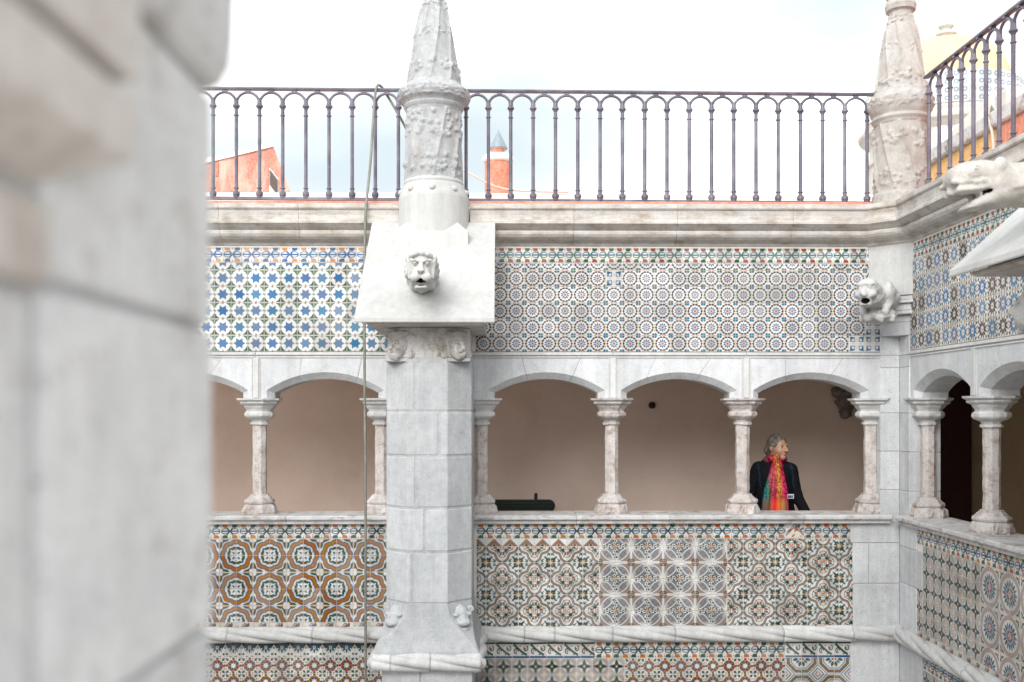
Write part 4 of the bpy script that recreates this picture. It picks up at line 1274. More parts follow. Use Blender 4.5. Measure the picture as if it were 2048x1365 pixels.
# ------------------------------------------------------------------ pinnacles: carved height field on a lathe
def pinnacle_mesh(c, prof, bands, twist, nfac, seed, nth=220, nz=380, ring=None):
    rr = np.random.default_rng(seed)
    pz = np.array([p[0] for p in prof]); pr = np.array([p[1] for p in prof])
    z = np.linspace(pz[0], pz[-1], nz)
    z = np.unique(np.concatenate([z, pz]))
    r0 = np.interp(z, pz, pr)
    th = np.linspace(0, 2 * PI, nth, endpoint=False)
    Z, T = np.meshgrid(z, th, indexing='ij')
    Rr = np.repeat(r0[:, None], nth, 1)
    ridge = np.abs(((T * nfac / (2 * PI) + Z * twist) % 1.0) - .5) * 2          # 0..1, 1 on a ridge
    onshaft = np.zeros_like(z)
    for a, b in [(bd[0], bd[1]) for bd in bands if bd[3] == 'twist']:
        onshaft[(z > a) & (z < b)] = 1
    Rr = Rr + onshaft[:, None] * (.019 * ridge ** 5 - .005)
    D = np.zeros_like(Rr)
    for a, b, num, kind in bands:
        if kind == 'twist': continue
        for k in range(num):
            t0, z0 = rr.uniform(0, 2 * PI), rr.uniform(a, b)
            rad = np.interp(z0, pz, pr)
            amp = rr.uniform(.010, .021) * (1 if kind == 'leaf' else .6)
            ang = rr.uniform(0, PI)
            L, W = rr.uniform(.014, .030), rr.uniform(.006, .011)
            dt = ((T - t0 + PI) % (2 * PI) - PI) * rad
            dz = Z - z0
            for q in range(3 if kind == 'leaf' else 1):
                an = ang + q * 1.05
                x, y = dt * math.cos(an) + dz * math.sin(an), -dt * math.sin(an) + dz * math.cos(an)
                D = np.maximum(D, amp * np.exp(-(x / L) ** 2 - (y / W) ** 2))
        m = ((Z > a - .01) & (Z < b + .01))
        D = np.where(m & (D < .004), D - .007, D)
    Rr = Rr + D
    P = np.stack([c[0] + Rr * np.cos(T), c[1] + Rr * np.sin(T), c[2] + Z], -1).reshape(-1, 3)
    Fc = []
    nzz = len(z)
    I = np.arange(nzz - 1)[:, None] * nth; J = np.arange(nth)[None, :]
    q = np.stack([I + J, I + (J + 1) % nth, I + nth + (J + 1) % nth, I + nth + J], -1).reshape(-1, 4)
    Fc = [tuple(x) for x in q] + [tuple(range(nth))[::-1], tuple(range((nzz - 1) * nth, nzz * nth))]
    return P, Fc

def pinnacle(F, label):
    x, y, _ = F(UC, .18, 0)
    t = thing('pinnacle', (x, y, 1.29), label, 'pinnacle')
    k = 245.2
    zc = lambda yp: (822 - yp) / k
    h = .290
    box('plinth', AB, x - h, x + h, y - h, y + h, 1.20, 1.4156, 'stone_white', t, bevel=.004)
    for sx in (-1, 1):
        for sy in (-1, 1):
            b = [(x + sx * .284, y + sy * .284, 1.415), (x + sx * .10, y + sy * .284, 1.415), (x + sx * .284, y + sy * .10, 1.415), (x + sx * .195, y + sy * .195, 1.505)]
            build('corner_spur', b, [(0, 1, 2), (0, 1, 3), (1, 2, 3), (2, 0, 3)], 'stone_white', t)
    v, f = lathe([(.283, 1.40), (.285, zc(402)), (.280, zc(396)), (.250, zc(378)), (.240, zc(374)), (.244, zc(370)), (.236, zc(365)), (.20, zc(362))], (x, y, 0), 64)
    build('drum', v, f, 'stone_white', t)
    for i in range(9):
        a = -PI / 2 + (i - 4) * 2 * PI / 9 + .02
        px, py = x + .268 * math.cos(a), y + .268 * math.sin(a)
        v, f = lathe([(.027, -.02), (.026, .004), (.018, .014), (.006, .018)], (0, 0, 0), 14)
        V = []
        nrm = Vector((math.cos(a) * .6, math.sin(a) * .6, .8)).normalized()
        M = nrm.to_track_quat('Z', 'Y').to_matrix()
        for p in v: V.append(tuple(M @ Vector(p) + Vector((px, py, zc(388)))))
        build('boss', V, f, 'stone_white', t, smooth=True)
    prof = [(zc(368), .232), (zc(360), .226), (zc(300), .222), (zc(240), .222), (zc(226), .226), (zc(222), .238), (zc(218), .246), (zc(215), .240), (zc(211), .252), (zc(206), .278), (zc(198), .292), (zc(190), .290), (zc(184), .270), (zc(178), .240), (zc(174), .222), (zc(170), .212), (zc(150), .200), (zc(125), .178), (zc(100), .163), (zc(60), .142), (zc(25), .112), (zc(0), .083), (zc(-40), .066), (zc(-80), .045), (zc(-95), .062), (zc(-105), .070), (zc(-118), .055), (zc(-130), .012)]
    bands = [(zc(365), zc(228), 0, 'twist'), (zc(172), zc(-70), 0, 'twist'), (zc(355), zc(322), 70, 'leaf'), (zc(285), zc(236), 95, 'leaf'), (zc(207), zc(185), 150, 'small'), (zc(160), zc(132), 62, 'leaf'), (zc(82), zc(66), 26, 'small'), (zc(22), zc(8), 20, 'small')]
    P, Fc = pinnacle_mesh((x, y, 0), prof, bands, -1.1, 8, 4)
    build('spire', P, Fc, 'stone_carved', t, smooth=True, recalc=False)
    return t
pinnacle(BK, 'grey carved pinnacle with leafy bands standing on the buttress cap')
pinnacle(WG, 'carved pinnacle above the buttress of the side wing')

px_, py_ = 805 * 8.27 / 1991, 8.27
t = thing('pinnacle', (px_, py_, 1.70), 'cream twisted pinnacle on the corner between the two railings', 'pinnacle')
zc = lambda yp: (822 - yp) * 8.27 / 1991
sc_ = 8.27 / 1991
prof = [(1.60, 54), (zc(392), 55), (zc(386), 51), (zc(330), 50.5), (zc(252), 50), (zc(246), 52), (zc(240), 56), (zc(234), 54), (zc(226), 58), (zc(214), 62), (zc(202), 62), (zc(194), 57), (zc(188), 52), (zc(182), 50), (zc(165), 47), (zc(140), 42), (zc(110), 37.5), (zc(70), 32), (zc(45), 26), (zc(28), 21.5), (zc(22), 22), (zc(20), 28), (zc(10), 30), (zc(2), 27), (zc(-4), 24), (zc(-10), 29), (zc(-26), 30), (zc(-40), 22), (zc(-60), 12), (zc(-90), 3)]
prof = [(a, b * sc_) for a, b in prof]
bands = [(zc(385), zc(250), 0, 'twist'), (zc(182), zc(30), 0, 'twist'), (zc(375), zc(338), 60, 'leaf'), (zc(300), zc(262), 66, 'leaf'), (zc(222), zc(196), 120, 'small'), (zc(172), zc(150), 50, 'leaf'), (zc(108), zc(88), 26, 'small'), (zc(48), zc(38), 14, 'small')]
P, Fc = pinnacle_mesh((px_, py_, 0), prof, bands, 1.5, 8, 9, nth=190, nz=330)
build('spire', P, Fc, 'stone_beige', t, smooth=True, recalc=False)

# ------------------------------------------------------------------ gargoyles
def mark(V, F, fn, thr):
    c = V[F].mean(1)
    return (fn(c) < thr).astype(int)

def lion():
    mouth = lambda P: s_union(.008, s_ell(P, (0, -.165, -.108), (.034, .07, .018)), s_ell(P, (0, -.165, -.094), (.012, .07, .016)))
    def grime_or_shade(P):  # painted shade for the eye grooves, pupils and nostrils
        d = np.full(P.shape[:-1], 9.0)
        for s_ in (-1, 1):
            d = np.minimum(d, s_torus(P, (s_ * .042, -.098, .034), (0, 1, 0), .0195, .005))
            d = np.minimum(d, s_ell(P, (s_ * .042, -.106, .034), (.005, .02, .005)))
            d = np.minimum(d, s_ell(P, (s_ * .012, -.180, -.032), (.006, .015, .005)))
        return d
    def fn(P):
        d = s_union(.03, s_ell(P, (0, .02, .018), (.092, .105, .108)), s_ell(P, (0, -.085, -.045), (.066, .066, .055)))
        d = s_union(.012, d, s_ell(P, (.036, -.125, -.066), (.040, .042, .036)), s_ell(P, (-.036, -.125, -.066), (.040, .042, .036)))
        d = s_union(.010, d, s_ell(P, (0, -.105, -.135), (.046, .055, .020)))
        d = s_union(.010, d, s_cone(P, (0, -.095, .030), (0, -.155, -.022), .017, .022), s_ell(P, (0, -.165, -.026), (.026, .016, .015)))
        for s_ in (-1, 1):
            d = s_sub(d, s_ell(P, (s_ * .042, -.120, .034), (.027, .040, .020)), .006)
            d = s_union(.003, d, s_ell(P, (s_ * .042, -.084, .034), (.0145, .018, .0135)))
            d = s_union(.008, d, s_cone(P, (s_ * .018, -.100, .050), (s_ * .068, -.078, .060), .010, .012))
            d = s_union(.010, d, s_ell(P, (s_ * .094, .01, .080), (.020, .026, .030)))
            d = s_union(.010, d, s_cone(P, (s_ * .088, -.03, .06), (s_ * .080, -.04, -.06), .016, .012))
        for k in range(8):
            a = -.85 + k * .243
            d = s_union(.007, d, s_ell(P, (.088 * math.sin(a), -.060 + .012 * (k % 2), .060 + .052 * math.cos(a)), (.017, .022, .019)))
        for k in range(12):
            a = -2.0 + k * .36
            d = s_union(.012, d, s_ell(P, (.108 * math.sin(a), .10 + .04 * (k % 3), .02 + .105 * math.cos(a)), (.022, .055, .024)))
        neck = s_cone(P, (0, .06, .0), (0, .62, -.02), .098, .125) + .006 * np.sin(np.arctan2(P[..., 2], P[..., 0]) * 9)
        d = s_union(.03, d, neck)
        d = s_sub(d, mouth(P), .004)
        return d + s_rough(P, .0012, 90)
    V, F = nets(fn, (-.17, -.21, -.18), (.17, .60, .18), .0065)
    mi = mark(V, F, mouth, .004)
    mi[(mark(V, F, grime_or_shade, .0025) == 1) & (mi == 0)] = 2
    return V, F, mi
LV, LF, LM = lion()
g = build('lion_gargoyle', xform(LV, (-.552, 6.99, .985), R(3)), LF, ['stone_white', 'hole', 'carving_shade'], mi=LM, smooth=True, recalc=False)
tag(g, 'carved lion head waterspout with open mouth on the white cap stone', 'gargoyle')

def ape():
    mouth = lambda P: s_ell(P, (0, -.095, -.085), (.034, .05, .018))
    def fn(P):
        d = s_union(.03, s_ell(P, (0, .0, .02), (.085, .090, .078)), s_ell(P, (0, -.055, -.035), (.056, .055, .055)), s_ell(P, (0, -.04, -.10), (.050, .045, .028)))
        d = s_union(.012, d, s_ell(P, (0, -.075, .045), (.072, .022, .014)), s_cone(P, (0, -.085, .02), (0, -.112, -.035), .014, .022))
        for s_ in (-1, 1):
            d = s_sub(d, s_ell(P, (s_ * .036, -.098, .018), (.022, .022, .014)), .006)
            d = s_union(.003, d, s_ell(P, (s_ * .036, -.080, .016), (.013, .013, .010)))
            d = s_union(.012, d, s_ell(P, (s_ * .052, -.06, -.03), (.028, .035, .03)))
        # body, shoulders with folded paws, leaf bracket
        d = s_union(.04, d, s_cone(P, (0, .08, -.03), (0, .40, -.02), .095, .12))
        for s_ in (-1, 1):
            d = s_union(.02, d, s_ell(P, (s_ * .095, .20, .0), (.05, .075, .085)), s_cone(P, (s_ * .10, .22, -.02), (s_ * .085, .14, -.15), .040, .030))
        d = s_union(.02, d, s_ell(P, (0, .28, -.17), (.13, .13, .07)))
        for k in range(7):
            a = -1.2 + k * .4
            d = s_union(.012, d, s_ell(P, (.115 * math.sin(a), .26 - .12 * math.cos(a), -.20 + .02 * (k % 2)), (.035, .035, .032)))
        d = s_sub(d, mouth(P), .004)
        return d + s_rough(P, .008, 44) + s_rough(P, .004, 90)
    V, F = nets(fn, (-.20, -.16, -.28), (.20, .46, .14), .008)
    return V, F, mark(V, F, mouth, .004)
AV, AF, AM = ape()
g = build('monkey_gargoyle', xform(AV, (2.875, 7.735, .935), R(-38)), AF, ['stone_white', 'hole'], mi=AM, smooth=True, recalc=False)
tag(g, 'crouching beast waterspout in the courtyard corner above the columns', 'gargoyle')

def fish():
    mouth = lambda P: s_union(.01, s_cone(P, (-.09, 0, -.118), (.085, 0, -.080), .024, .008), s_cone(P, (-.09, -.06, -.118), (.085, -.06, -.080), .024, .008), s_cone(P, (-.09, .06, -.118), (.085, .06, -.080), .024, .008))
    def fn(P):
        Q = P * np.array([1, .8, 1])
        d = s_union(.03, s_ell(Q, (.05, 0, .0), (.125, .080, .062)), s_ell(Q, (-.03, 0, -.025), (.055, .068, .050)))
        d = s_union(.012, d, s_cone(Q, (-.062, 0, -.080), (.11, 0, -.055), .020, .024), s_cone(Q, (-.05, -.045, -.080), (.11, -.05, -.055), .020, .024), s_cone(Q, (-.05, .045, -.080), (.11, .05, -.055), .020, .024))
        d = s_union(.012, d, s_cone(Q, (.015, 0, -.140), (.13, 0, -.100), .022, .045), s_cone(Q, (.02, -.04, -.136), (.13, -.045, -.095), .018, .035), s_cone(Q, (.02, .04, -.136), (.13, .045, -.095), .018, .035), s_ell(Q, (-.002, 0, -.148), (.016, .05, .012)))
        d = s_union(.03, d, s_cone(Q, (.12, 0, -.045), (.95, 0, -.02), .092, .125))
        for s_ in (-1, 1):
            d = s_union(.004, d, s_ell(Q, (.0, s_ * .066, .0), (.017, .018, .017)), s_torus(Q, (0, s_ * .073, 0), (0, 1, 0), .023, .0058))
            d = s_sub(d, s_ell(Q, (0, s_ * .084, 0), (.0055, .008, .0055)), .002)
            d = s_union(.010, d, s_ell(Q, (.105, s_ * .075, .022), (.026, .022, .034)), s_torus(Q, (.11, s_ * .078, .01), (0, 1, 0), .030, .008))
            for k in range(5):
                d = s_union(.006, d, s_ell(Q, (-.075 + k * .028, s_ * (.045 + .006 * k), -.043 - .004 * (k % 2)), (.015, .016, .013)))
            d = s_union(.006, d, s_cone(Q, (.16, s_ * .085, -.075), (.60, s_ * .11, -.01), .008, .008))
        d = s_sub(d, mouth(Q), .006)
        return d + s_rough(P, .0025, 60)
    V, F = nets(fn, (-.13, -.19, -.21), (.90, .19, .14), .0075)
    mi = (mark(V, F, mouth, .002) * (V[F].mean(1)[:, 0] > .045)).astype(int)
    rim = lambda P: np.minimum(s_torus(P * np.array([1, .8, 1]), (0, -.070, 0), (0, 1, 0), .0178, .0042), s_ell(P * np.array([1, .8, 1]), (0, -.080, 0), (.005, .012, .005)))  # eye rim and pupil faces take the painted groove shade
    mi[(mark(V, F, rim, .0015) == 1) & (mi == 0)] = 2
    return V, F, mi
FV, FF, FM = fish()
g = build('fish_gargoyle', xform(FV, (2.035, 4.33, 1.03), 0), FF, ['stone_beige', 'hole', 'carving_shade'], mi=FM, smooth=True, recalc=False)
tag(g, 'long fish headed waterspout with ringed eye jutting from the side wing', 'gargoyle')
# ------------------------------------------------------------------ iron railings
BAL = [(.020, .0), (.022, .020), (.0265, .030), (.0265, .050), (.019, .058), (.014, .066), (.014, .080), (.0195, .084), (.0195, .090), (.0135, .096), (.0132, .688), (.0185, .693), (.0185, .700), (.0130, .706), (.0128, .745), (.0175, .758), (.0265, .770), (.0265, .778), (.0185, .790), (.0165, .812), (.0165, .84)]
bal_v, bal_f = lathe([(r * 1.12, z) for r, z in BAL], (0, 0, 0), 12)
RAILH = .930
_ball = None; _arch = {}
def railing(F, us, d, zf, label, e0, e1):
    """us: baluster positions; zf(u): height of the foot"""
    global _ball
    t = thing('iron_railing', F(us[0], d, zf(us[0])), label, 'railing')
    sp = abs(us[1] - us[0])
    ang = 0.0 if F is BK else PI / 2
    for u in us:
        p = F(u, d, zf(u))
        if _ball is None:
            _ball = build('baluster', [(a + p[0], b + p[1], c + p[2]) for a, b, c in bal_v], bal_f, 'iron', t, smooth=False, recalc=False, origin=p)
        else:
            copy_of(_ball, t, p)
    rr = sp / 2 - .004
    mids = [(a + b) / 2 for a, b in zip(us[:-1], us[1:])]
    for u in mids:
        p = F(u, d, zf(u) + .800)
        key = (F, round(sp, 4))
        if key not in _arch:
            path = [(-rr, -.03)] + [(-rr * math.cos(a), rr * .96 * math.sin(a)) for a in np.linspace(0, PI, 17)] + [(rr, -.03)]
            V, Fc = tube([(x, 0, z) for x, z in path], .0112, 8)
            V = [(x * math.cos(ang) - y * math.sin(ang), x * math.sin(ang) + y * math.cos(ang), z) for x, y, z in V]
            _arch[key] = build('railing_arch', [(a + p[0], b + p[1], c + p[2]) for a, b, c in V], Fc, 'iron', t, recalc=False, smooth=True, origin=p)
        else:
            copy_of(_arch[key], t, p)
        q = F(u, d, zf(u) + .800 + rr * .96)
        box('arch_pad', AB, q[0] - .02, q[0] + .02, q[1] - .012, q[1] + .012, q[2] + .006, q[2] + .021, 'iron', t, bevel=0)
    v = [F(u, d + dd, zf(u) + z) for u in (e0, e1) for dd, z in ((-.020, RAILH - .022), (.020, RAILH - .022), (.024, RAILH - .012), (.018, RAILH), (-.018, RAILH), (-.024, RAILH - .012))]
    n = 6
    f = [tuple(range(n)), tuple(range(n, 2 * n))[::-1]] + [(i, (i + 1) % n, n + (i + 1) % n, n + i) for i in range(n)]
    build('top_rail', v, f, 'iron', t)
    v = [F(u, d + dd, zf(u) + z) for u in (e0, e1) for dd, z in ((-.016, -.012), (.016, -.012), (.016, .012), (-.016, .012))]
    n = 4
    f = [tuple(range(n)), tuple(range(n, 2 * n))[::-1]] + [(i, (i + 1) % n, n + (i + 1) % n, n + i) for i in range(n)]
    build('base_rail', v, f, 'iron', t)
    return t
zb = lambda u: 1.769 + .0052 * (u - 3.0)
railing(BK, [XW - (3.102 - k * .1882) for k in range(19)], -.08, zb, 'dark iron railing between the big pinnacle and the corner pinnacle', XW - 3.17, XW + .32)
railing(BK, [XW - (-.854 - k * .194) for k in range(15)], -.08, zb, 'dark iron railing with the cable looped over it', XW + .75, XW + 3.62)
railing(WG, [YW - (7.943 - k * .1874) for k in range(16)], -.085, lambda u: 1.772, 'dark iron railing rising along the side wing', .30, 3.30)

# ------------------------------------------------------------------ cables
def smooth_path(P, n=10):
    P = [Vector(p) for p in P]
    out = []
    for i in range(len(P) - 1):
        p0, p1, p2, p3 = P[max(i - 1, 0)], P[i], P[i + 1], P[min(i + 2, len(P) - 1)]
        for k in range(n):
            t = k / n
            out.append(.5 * ((2 * p1) + (-p0 + p2) * t + (2 * p0 - 5 * p1 + 4 * p2 - p3) * t * t + (-p0 + 3 * p1 - 3 * p2 + p3) * t ** 3))
    return out + [P[-1]]
v, f = tube(smooth_path([(-.62, 8.47, 2.02), (-.80, 8.45, 2.40), (-.95, 8.43, 2.66), (-1.005, 8.40, 2.735), (-1.035, 8.345, 2.70), (-1.050, 8.30, 2.50), (-1.065, 8.20, 2.05), (-1.085, 8.105, 1.70), (-1.095, 8.105, 1.52), (-1.098, 8.09, 1.0), (-1.098, 8.085, .3), (-1.092, 8.09, -.4), (-1.092, 8.10, -1.0), (-1.096, 8.125, -1.6), (-1.098, 8.145, -1.86), (-1.098, 8.15, -2.6), (-1.10, 8.16, -4.0), (-1.12, 8.1, -5.58)]), .0108, 10)
tag(build('cable', v, f, 'cable', smooth=True), 'green grey cable hanging from the railing down the whole wall', 'cable')
v, f = tube(smooth_path([(-.55, 10.85, 2.70), (-.35, 10.86, 2.60), (-.10, 10.87, 2.47), (.12, 10.88, 2.415), (.45, 10.89, 2.40), (.75, 10.9, 2.395)]), .010, 8)
tag(build('wire', v, f, 'thin_cable', smooth=True), 'thin pale wire sagging in front of the orange chimney', 'wire')

# ------------------------------------------------------------------ gallery furnishings
t = thing('bench', (-.1, 10.3, GF), 'dark green bench back with a rounded end standing in the gallery', 'bench')
def slat(name, x0, x1, y0, y1, z0, z1):
    r = (z1 - z0) / 2
    zc_ = (z0 + z1) / 2
    P = [(x1 - r + r * math.sin(a), zc_ + r * math.cos(a)) for a in np.linspace(0, PI, 15)] + [(x0 + r - r * math.sin(a), zc_ - r * math.cos(a)) for a in np.linspace(0, PI, 15)]
    n = len(P)
    V = [(x, y0, z) for x, z in P] + [(x, y1, z) for x, z in P]
    F_ = [tuple(range(n)), tuple(range(n, 2 * n))[::-1]] + [(i, (i + 1) % n, n + (i + 1) % n, n + i) for i in range(n)]
    build(name, V, F_, 'bench', t, bevel=.004)
slat('back_slat', -.92, .568, 10.24, 10.285, -1.045, -.915)
for k in range(2): box('groove_strip', AB, -.80, .53, 10.232, 10.2405, -.990 + k * .032, -.982 + k * .032, 'bench', t, bevel=.001)
slat('back_slat', -.92, .568, 10.24, 10.285, -1.22, -1.09)
slat('seat', -.92, .568, 9.93, 9.985, -1.42, -1.355)
box('seat_board', AB, -.90, .55, 9.84, 10.25, -1.40, -1.36, 'bench', t)
for x in (-.70, .372):
    box('back_post', AB, x - .017, x + .017, 10.29, 10.33, GF, -.853, 'black', t, bevel=.006)
    for y in (9.88, 10.2): box('leg', AB, x - .02, x + .02, y, y + .04, GF, -1.40, 'black', t)

x, z = (1305 - 1000) * 10.55 / 1991, (822 - 811) * 10.55 / 1991
v, f = lathe([(.034, -.03), (.036, .012), (.034, .030), (.026, .040), (.010, .044)], (0, 0, 0), 24)
V = [(x + a, 10.575 - c, z + b) for a, b, c in v]
tag(build('wall_detector', V, f, 'black', smooth=False), 'small round black detector on the brown gallery wall', 'detector')

def corbel(P0):
    def fn(P):
        d = s_union(.03, s_ell(P, (0, 0, .10), (.16, .14, .07)), s_ell(P, (0, .02, .0), (.11, .11, .09)), s_ell(P, (0, .04, -.12), (.06, .08, .07)))
        return d + s_rough(P, .018, 45)
    V, F = nets(fn, (-.22, -.2, -.22), (.22, .2, .2), .012)
    return xform(V, P0), F
V, F_ = corbel((3.68, 10.52, .10))
tag(build('vault_corbel', V, F_, 'corbel_dark', smooth=True, recalc=False), 'dark carved vault corbel on the gallery wall beyond the arch', 'corbel')
V, F_ = corbel((5.03, 7.05, .0))
tag(build('vault_corbel', V, F_, 'corbel_dark', smooth=True, recalc=False), 'dark carved vault corbel on the olive wall of the side gallery', 'corbel')

# ------------------------------------------------------------------ the woman in the gallery
PX, PY = 2.478, 8.95
person = thing('person', (PX, PY, GF), 'grey haired woman in dark coat and bright striped scarf behind the sill', 'person')
HZ = 1.486
def head_sdf(P):
    d = s_union(.03, s_ell(P, (0, .018, .030), (.072, .090, .082)), s_ell(P, (0, -.028, -.028), (.056, .064, .082)))
    d = s_union(.022, d, s_ell(P, (0, -.062, -.092), (.026, .026, .022)), s_ell(P, (.036, -.055, -.030), (.028, .030, .034)), s_ell(P, (-.036, -.055, -.030), (.028, .030, .034)))
    d = s_union(.008, d, s_cone(P, (0, -.088, .010), (0, -.112, -.030), .008, .0135), s_ell(P, (.011, -.100, -.034), (.009, .010, .008)), s_ell(P, (-.011, -.100, -.034), (.009, .010, .008)), s_ell(P, (0, -.082, .022), (.046, .012, .009)))
    for s_ in (-1, 1):
        d = s_sub(d, s_ell(P, (s_ * .030, -.094, .004), (.017, .014, .009)), .008)
        d = s_union(.003, d, s_ell(P, (s_ * .030, -.078, .003), (.0125, .0115, .008)))
        d = s_union(.006, d, s_ell(P, (s_ * .072, .012, -.008), (.009, .018, .030)))
    d = s_union(.005, d, s_ell(P, (0, -.090, -.060), (.022, .010, .0055)), s_ell(P, (0, -.088, -.069), (.019, .010, .006)))
    d = s_union(.025, d, s_cone(P, (0, .015, -.07), (0, .030, -.22), .046, .056))
    return d
HV, HF = nets(head_sdf, (-.10, -.14, -.24), (.10, .14, .13), .0045)
hc = HV[HF].mean(1)
hm = np.zeros(len(HF), int)
for s_ in (-1, 1):
    hm[np.linalg.norm((hc - np.array([s_ * .030, -.088, .003])) / np.array([.0125, .012, .0055]), axis=1) < 1] = 2
hm[np.linalg.norm((hc - np.array([0, -.096, -.0645])) / np.array([.021, .016, .0095]), axis=1) < 1] = 1
HYAW = R(30)
HW = xform(HV, (.018, -.03, HZ), HYAW)
def hand(P, w, dirv, side):
    """relaxed hand at wrist w"""
    w = np.array(w); dv = np.array(dirv) / np.linalg.norm(dirv)
    s = np.array(side) / np.linalg.norm(side)
    n_ = np.cross(dv, s)
    d = s_union(.012, s_cone(P, w, w + dv * .055, .024, .026), s_cone(P, w + s * .018, w + dv * .085 + s * .022, .018, .014), s_cone(P, w - s * .018, w + dv * .085 - s * .022, .018, .014))
    for k, (off, L) in enumerate(((-.030, .058), (-.010, .072), (.010, .068), (.030, .050))):
        a = w + dv * .088 + s * off
        b = a + dv * L * .6 + n_ * .012
        c = b + dv * L * .4 + n_ * .022
        d = s_union(.005, d, s_cone(P, a, b, .0095, .0085), s_cone(P, b, c, .0085, .007))
    a = w + dv * .03 - s * .026
    b = a + dv * .035 - s * .03
    return s_union(.008, d, s_cone(P, a, b, .013, .010), s_cone(P, b, b + dv * .03, .010, .008))
ARM_R = [(.145, .0, 1.278), (.200, .02, 1.05), (.300, -.03, .845)]
ARM_L = [(-.155, .0, 1.285), (-.225, .03, 1.04), (-.235, -.08, .84)]
def body_sdf(P):
    Q = P * np.array([1, 1.35, 1])
    d = s_union(.06, s_cone(Q, (0, 0, 1.22), (0, 0, .88), .125, .145), s_cone(P, (-.10, .01, 1.28), (.10, .01, 1.28), .06, .06))
    for s_ in (-1, 1):
        d = s_union(.03, d, s_cone(P, (s_ * .085, 0, .86), (s_ * .09, -.01, .46), .085, .055), s_cone(P, (s_ * .09, -.01, .46), (s_ * .10, .02, .08), .055, .038), s_cone(P, (s_ * .10, .03, .045), (s_ * .105, -.12, .035), .042, .034))
    for A in (ARM_R, ARM_L):
        d = s_union(.03, d, s_cone(P, A[0], A[1], .046, .036), s_cone(P, A[1], A[2], .036, .024))
        dv = np.array(A[2]) - np.array(A[1])
        d = s_min(d, hand(P, A[2], dv, (0, -1, 0)), .01)
    return s_union(.02, d, s_cone(P, (0, .0, 1.42), (0, .0, 1.30), .050, .062))
BV, BF = nets(body_sdf, (-.36, -.24, -.01), (.46, .22, 1.43), .009)
V = np.concatenate([BV, HW]) + np.array([PX, PY, GF])
F_ = np.concatenate([BF, HF + len(BV)])
build('body', V, F_, ['skin', 'lip', 'eye'], person, mi=np.concatenate([np.zeros(len(BF), int), hm]), smooth=True, recalc=False)
def hair_sdf(P):
    d = s_union(.02, s_ell(P, (0, .021, .032), (.0765, .0935, .0865)), s_ell(P, (0, .09, -.03), (.060, .050, .055)), s_cone(P, (0, .10, -.05), (.0, .115, -.15), .032, .018))
    for s_ in (-1, 1): d = s_union(.02, d, s_ell(P, (s_ * .064, .010, .035), (.018, .055, .050)))
    face = s_union(.02, s_ell(P, (0, -.117, -.024), (.076, .081, .101)), s_ell(P, (.082, -.005, -.050), (.03, .050, .055)), s_ell(P, (-.082, -.005, -.050), (.03, .050, .055)))
    return s_sub(d, face, .010) +   .0010 * np.sin(P[..., 0] * 260 + P[..., 2] * 60) 
V, F_ = nets(hair_sdf, (-.12, -.13, -.18), (.12, .17, .15), .005)
build('hair', xform(V, (PX + .018, PY - .03, GF + HZ), HYAW), F_, 'hair', person, smooth=True, recalc=False)
def coat_sdf(P):
    Q = P * np.array([1, 1.25, 1])
    d = s_union(.05, s_cone(Q, (0, 0, 1.22), (0, .0, .90), .150, .165), s_cone(Q, (0, 0, .90), (0, 0, .62), .165, .195), s_cone(P, (-.125, .015, 1.292), (.118, .015, 1.290), .060, .058))
    d = s_union(.03, d, s_cone(P, (-.05, .05, 1.33), (.05, .05, 1.33), .06, .06))
    for A in (ARM_R, ARM_L):
        d = s_union(.022, d, s_cone(P, A[0], A[1], .062, .052), s_cone(P, A[1], (np.array(A[2]) * .96 + np.array(A[1]) * .04), .052, .042))
    d = s_union(.01, d, s_torus(P, (0, .02, 1.365), (0, .35, 1), .068, .020))
    return d + s_rough(P, .004, 34)
V, F_ = nets(coat_sdf, (-.36, -.26, .58), (.44, .26, 1.43), .010)
cc = V[F_].mean(1)
mi = np.zeros(len(F_), int)
mi[(np.abs(np.abs(cc[:, 0] + .13 * (cc[:, 2] - 1.2)) - .148) < .006) & (cc[:, 1] < -.01) & (cc[:, 2] > 1.12)] = 1
build('coat', xform(V, (PX, PY, GF)), F_, ['coat', 'coat_trim'], person, mi=mi, smooth=True, recalc=False)
def scarf_sdf(P):
    d = s_torus(P, (.0, -.005, 1.362), (0, .45, 1), .070, .034) + .006 * np.sin(np.arctan2(P[..., 1], P[..., 0]) * 7 + P[..., 2] * 60)
    d = s_union(.015, d, s_ell(P, (-.005, -.098, 1.315), (.055, .045, .05)))
    for k in range(9):
        f = k / 8
        top = (-.050 + .078 * f, -.105 - .01 * math.sin(f * PI), 1.31 - .01 * (k % 2))
        mid = (-.122 + .175 * f, -.158 - .012 * (k % 2), 1.10)
        bot = (-.180 + .245 * f, -.175 - .014 * (k % 2), .70)
        d = s_union(.010, d, s_cone(P, top, mid, .015, .019), s_cone(P, mid, bot, .019, .022))
    return d
V, F_ = nets(scarf_sdf, (-.23, -.24, .66), (.14, .13, 1.44), .008)
build('scarf', xform(V, (PX, PY, GF)), F_, 'scarf', person, smooth=True, recalc=False)
def pants_sdf(P):
    d = s_cone(P, (-.085, 0, .84), (-.09, -.01, .46), .105, .078)
    for s_ in (-1, 1):
        d = s_union(.02, d, s_cone(P, (s_ * .085, 0, .84), (s_ * .09, -.01, .46), .105, .078), s_cone(P, (s_ * .09, -.01, .46), (s_ * .10, .02, .06), .078, .065))
    return d
V, F_ = nets(pants_sdf, (-.22, -.16, -.02), (.22, .16, .95), .014)
build('trousers', xform(V, (PX, PY, GF)), F_, 'trousers', person, smooth=True, recalc=False)
bx, bz = PX + .085, GF + 1.055
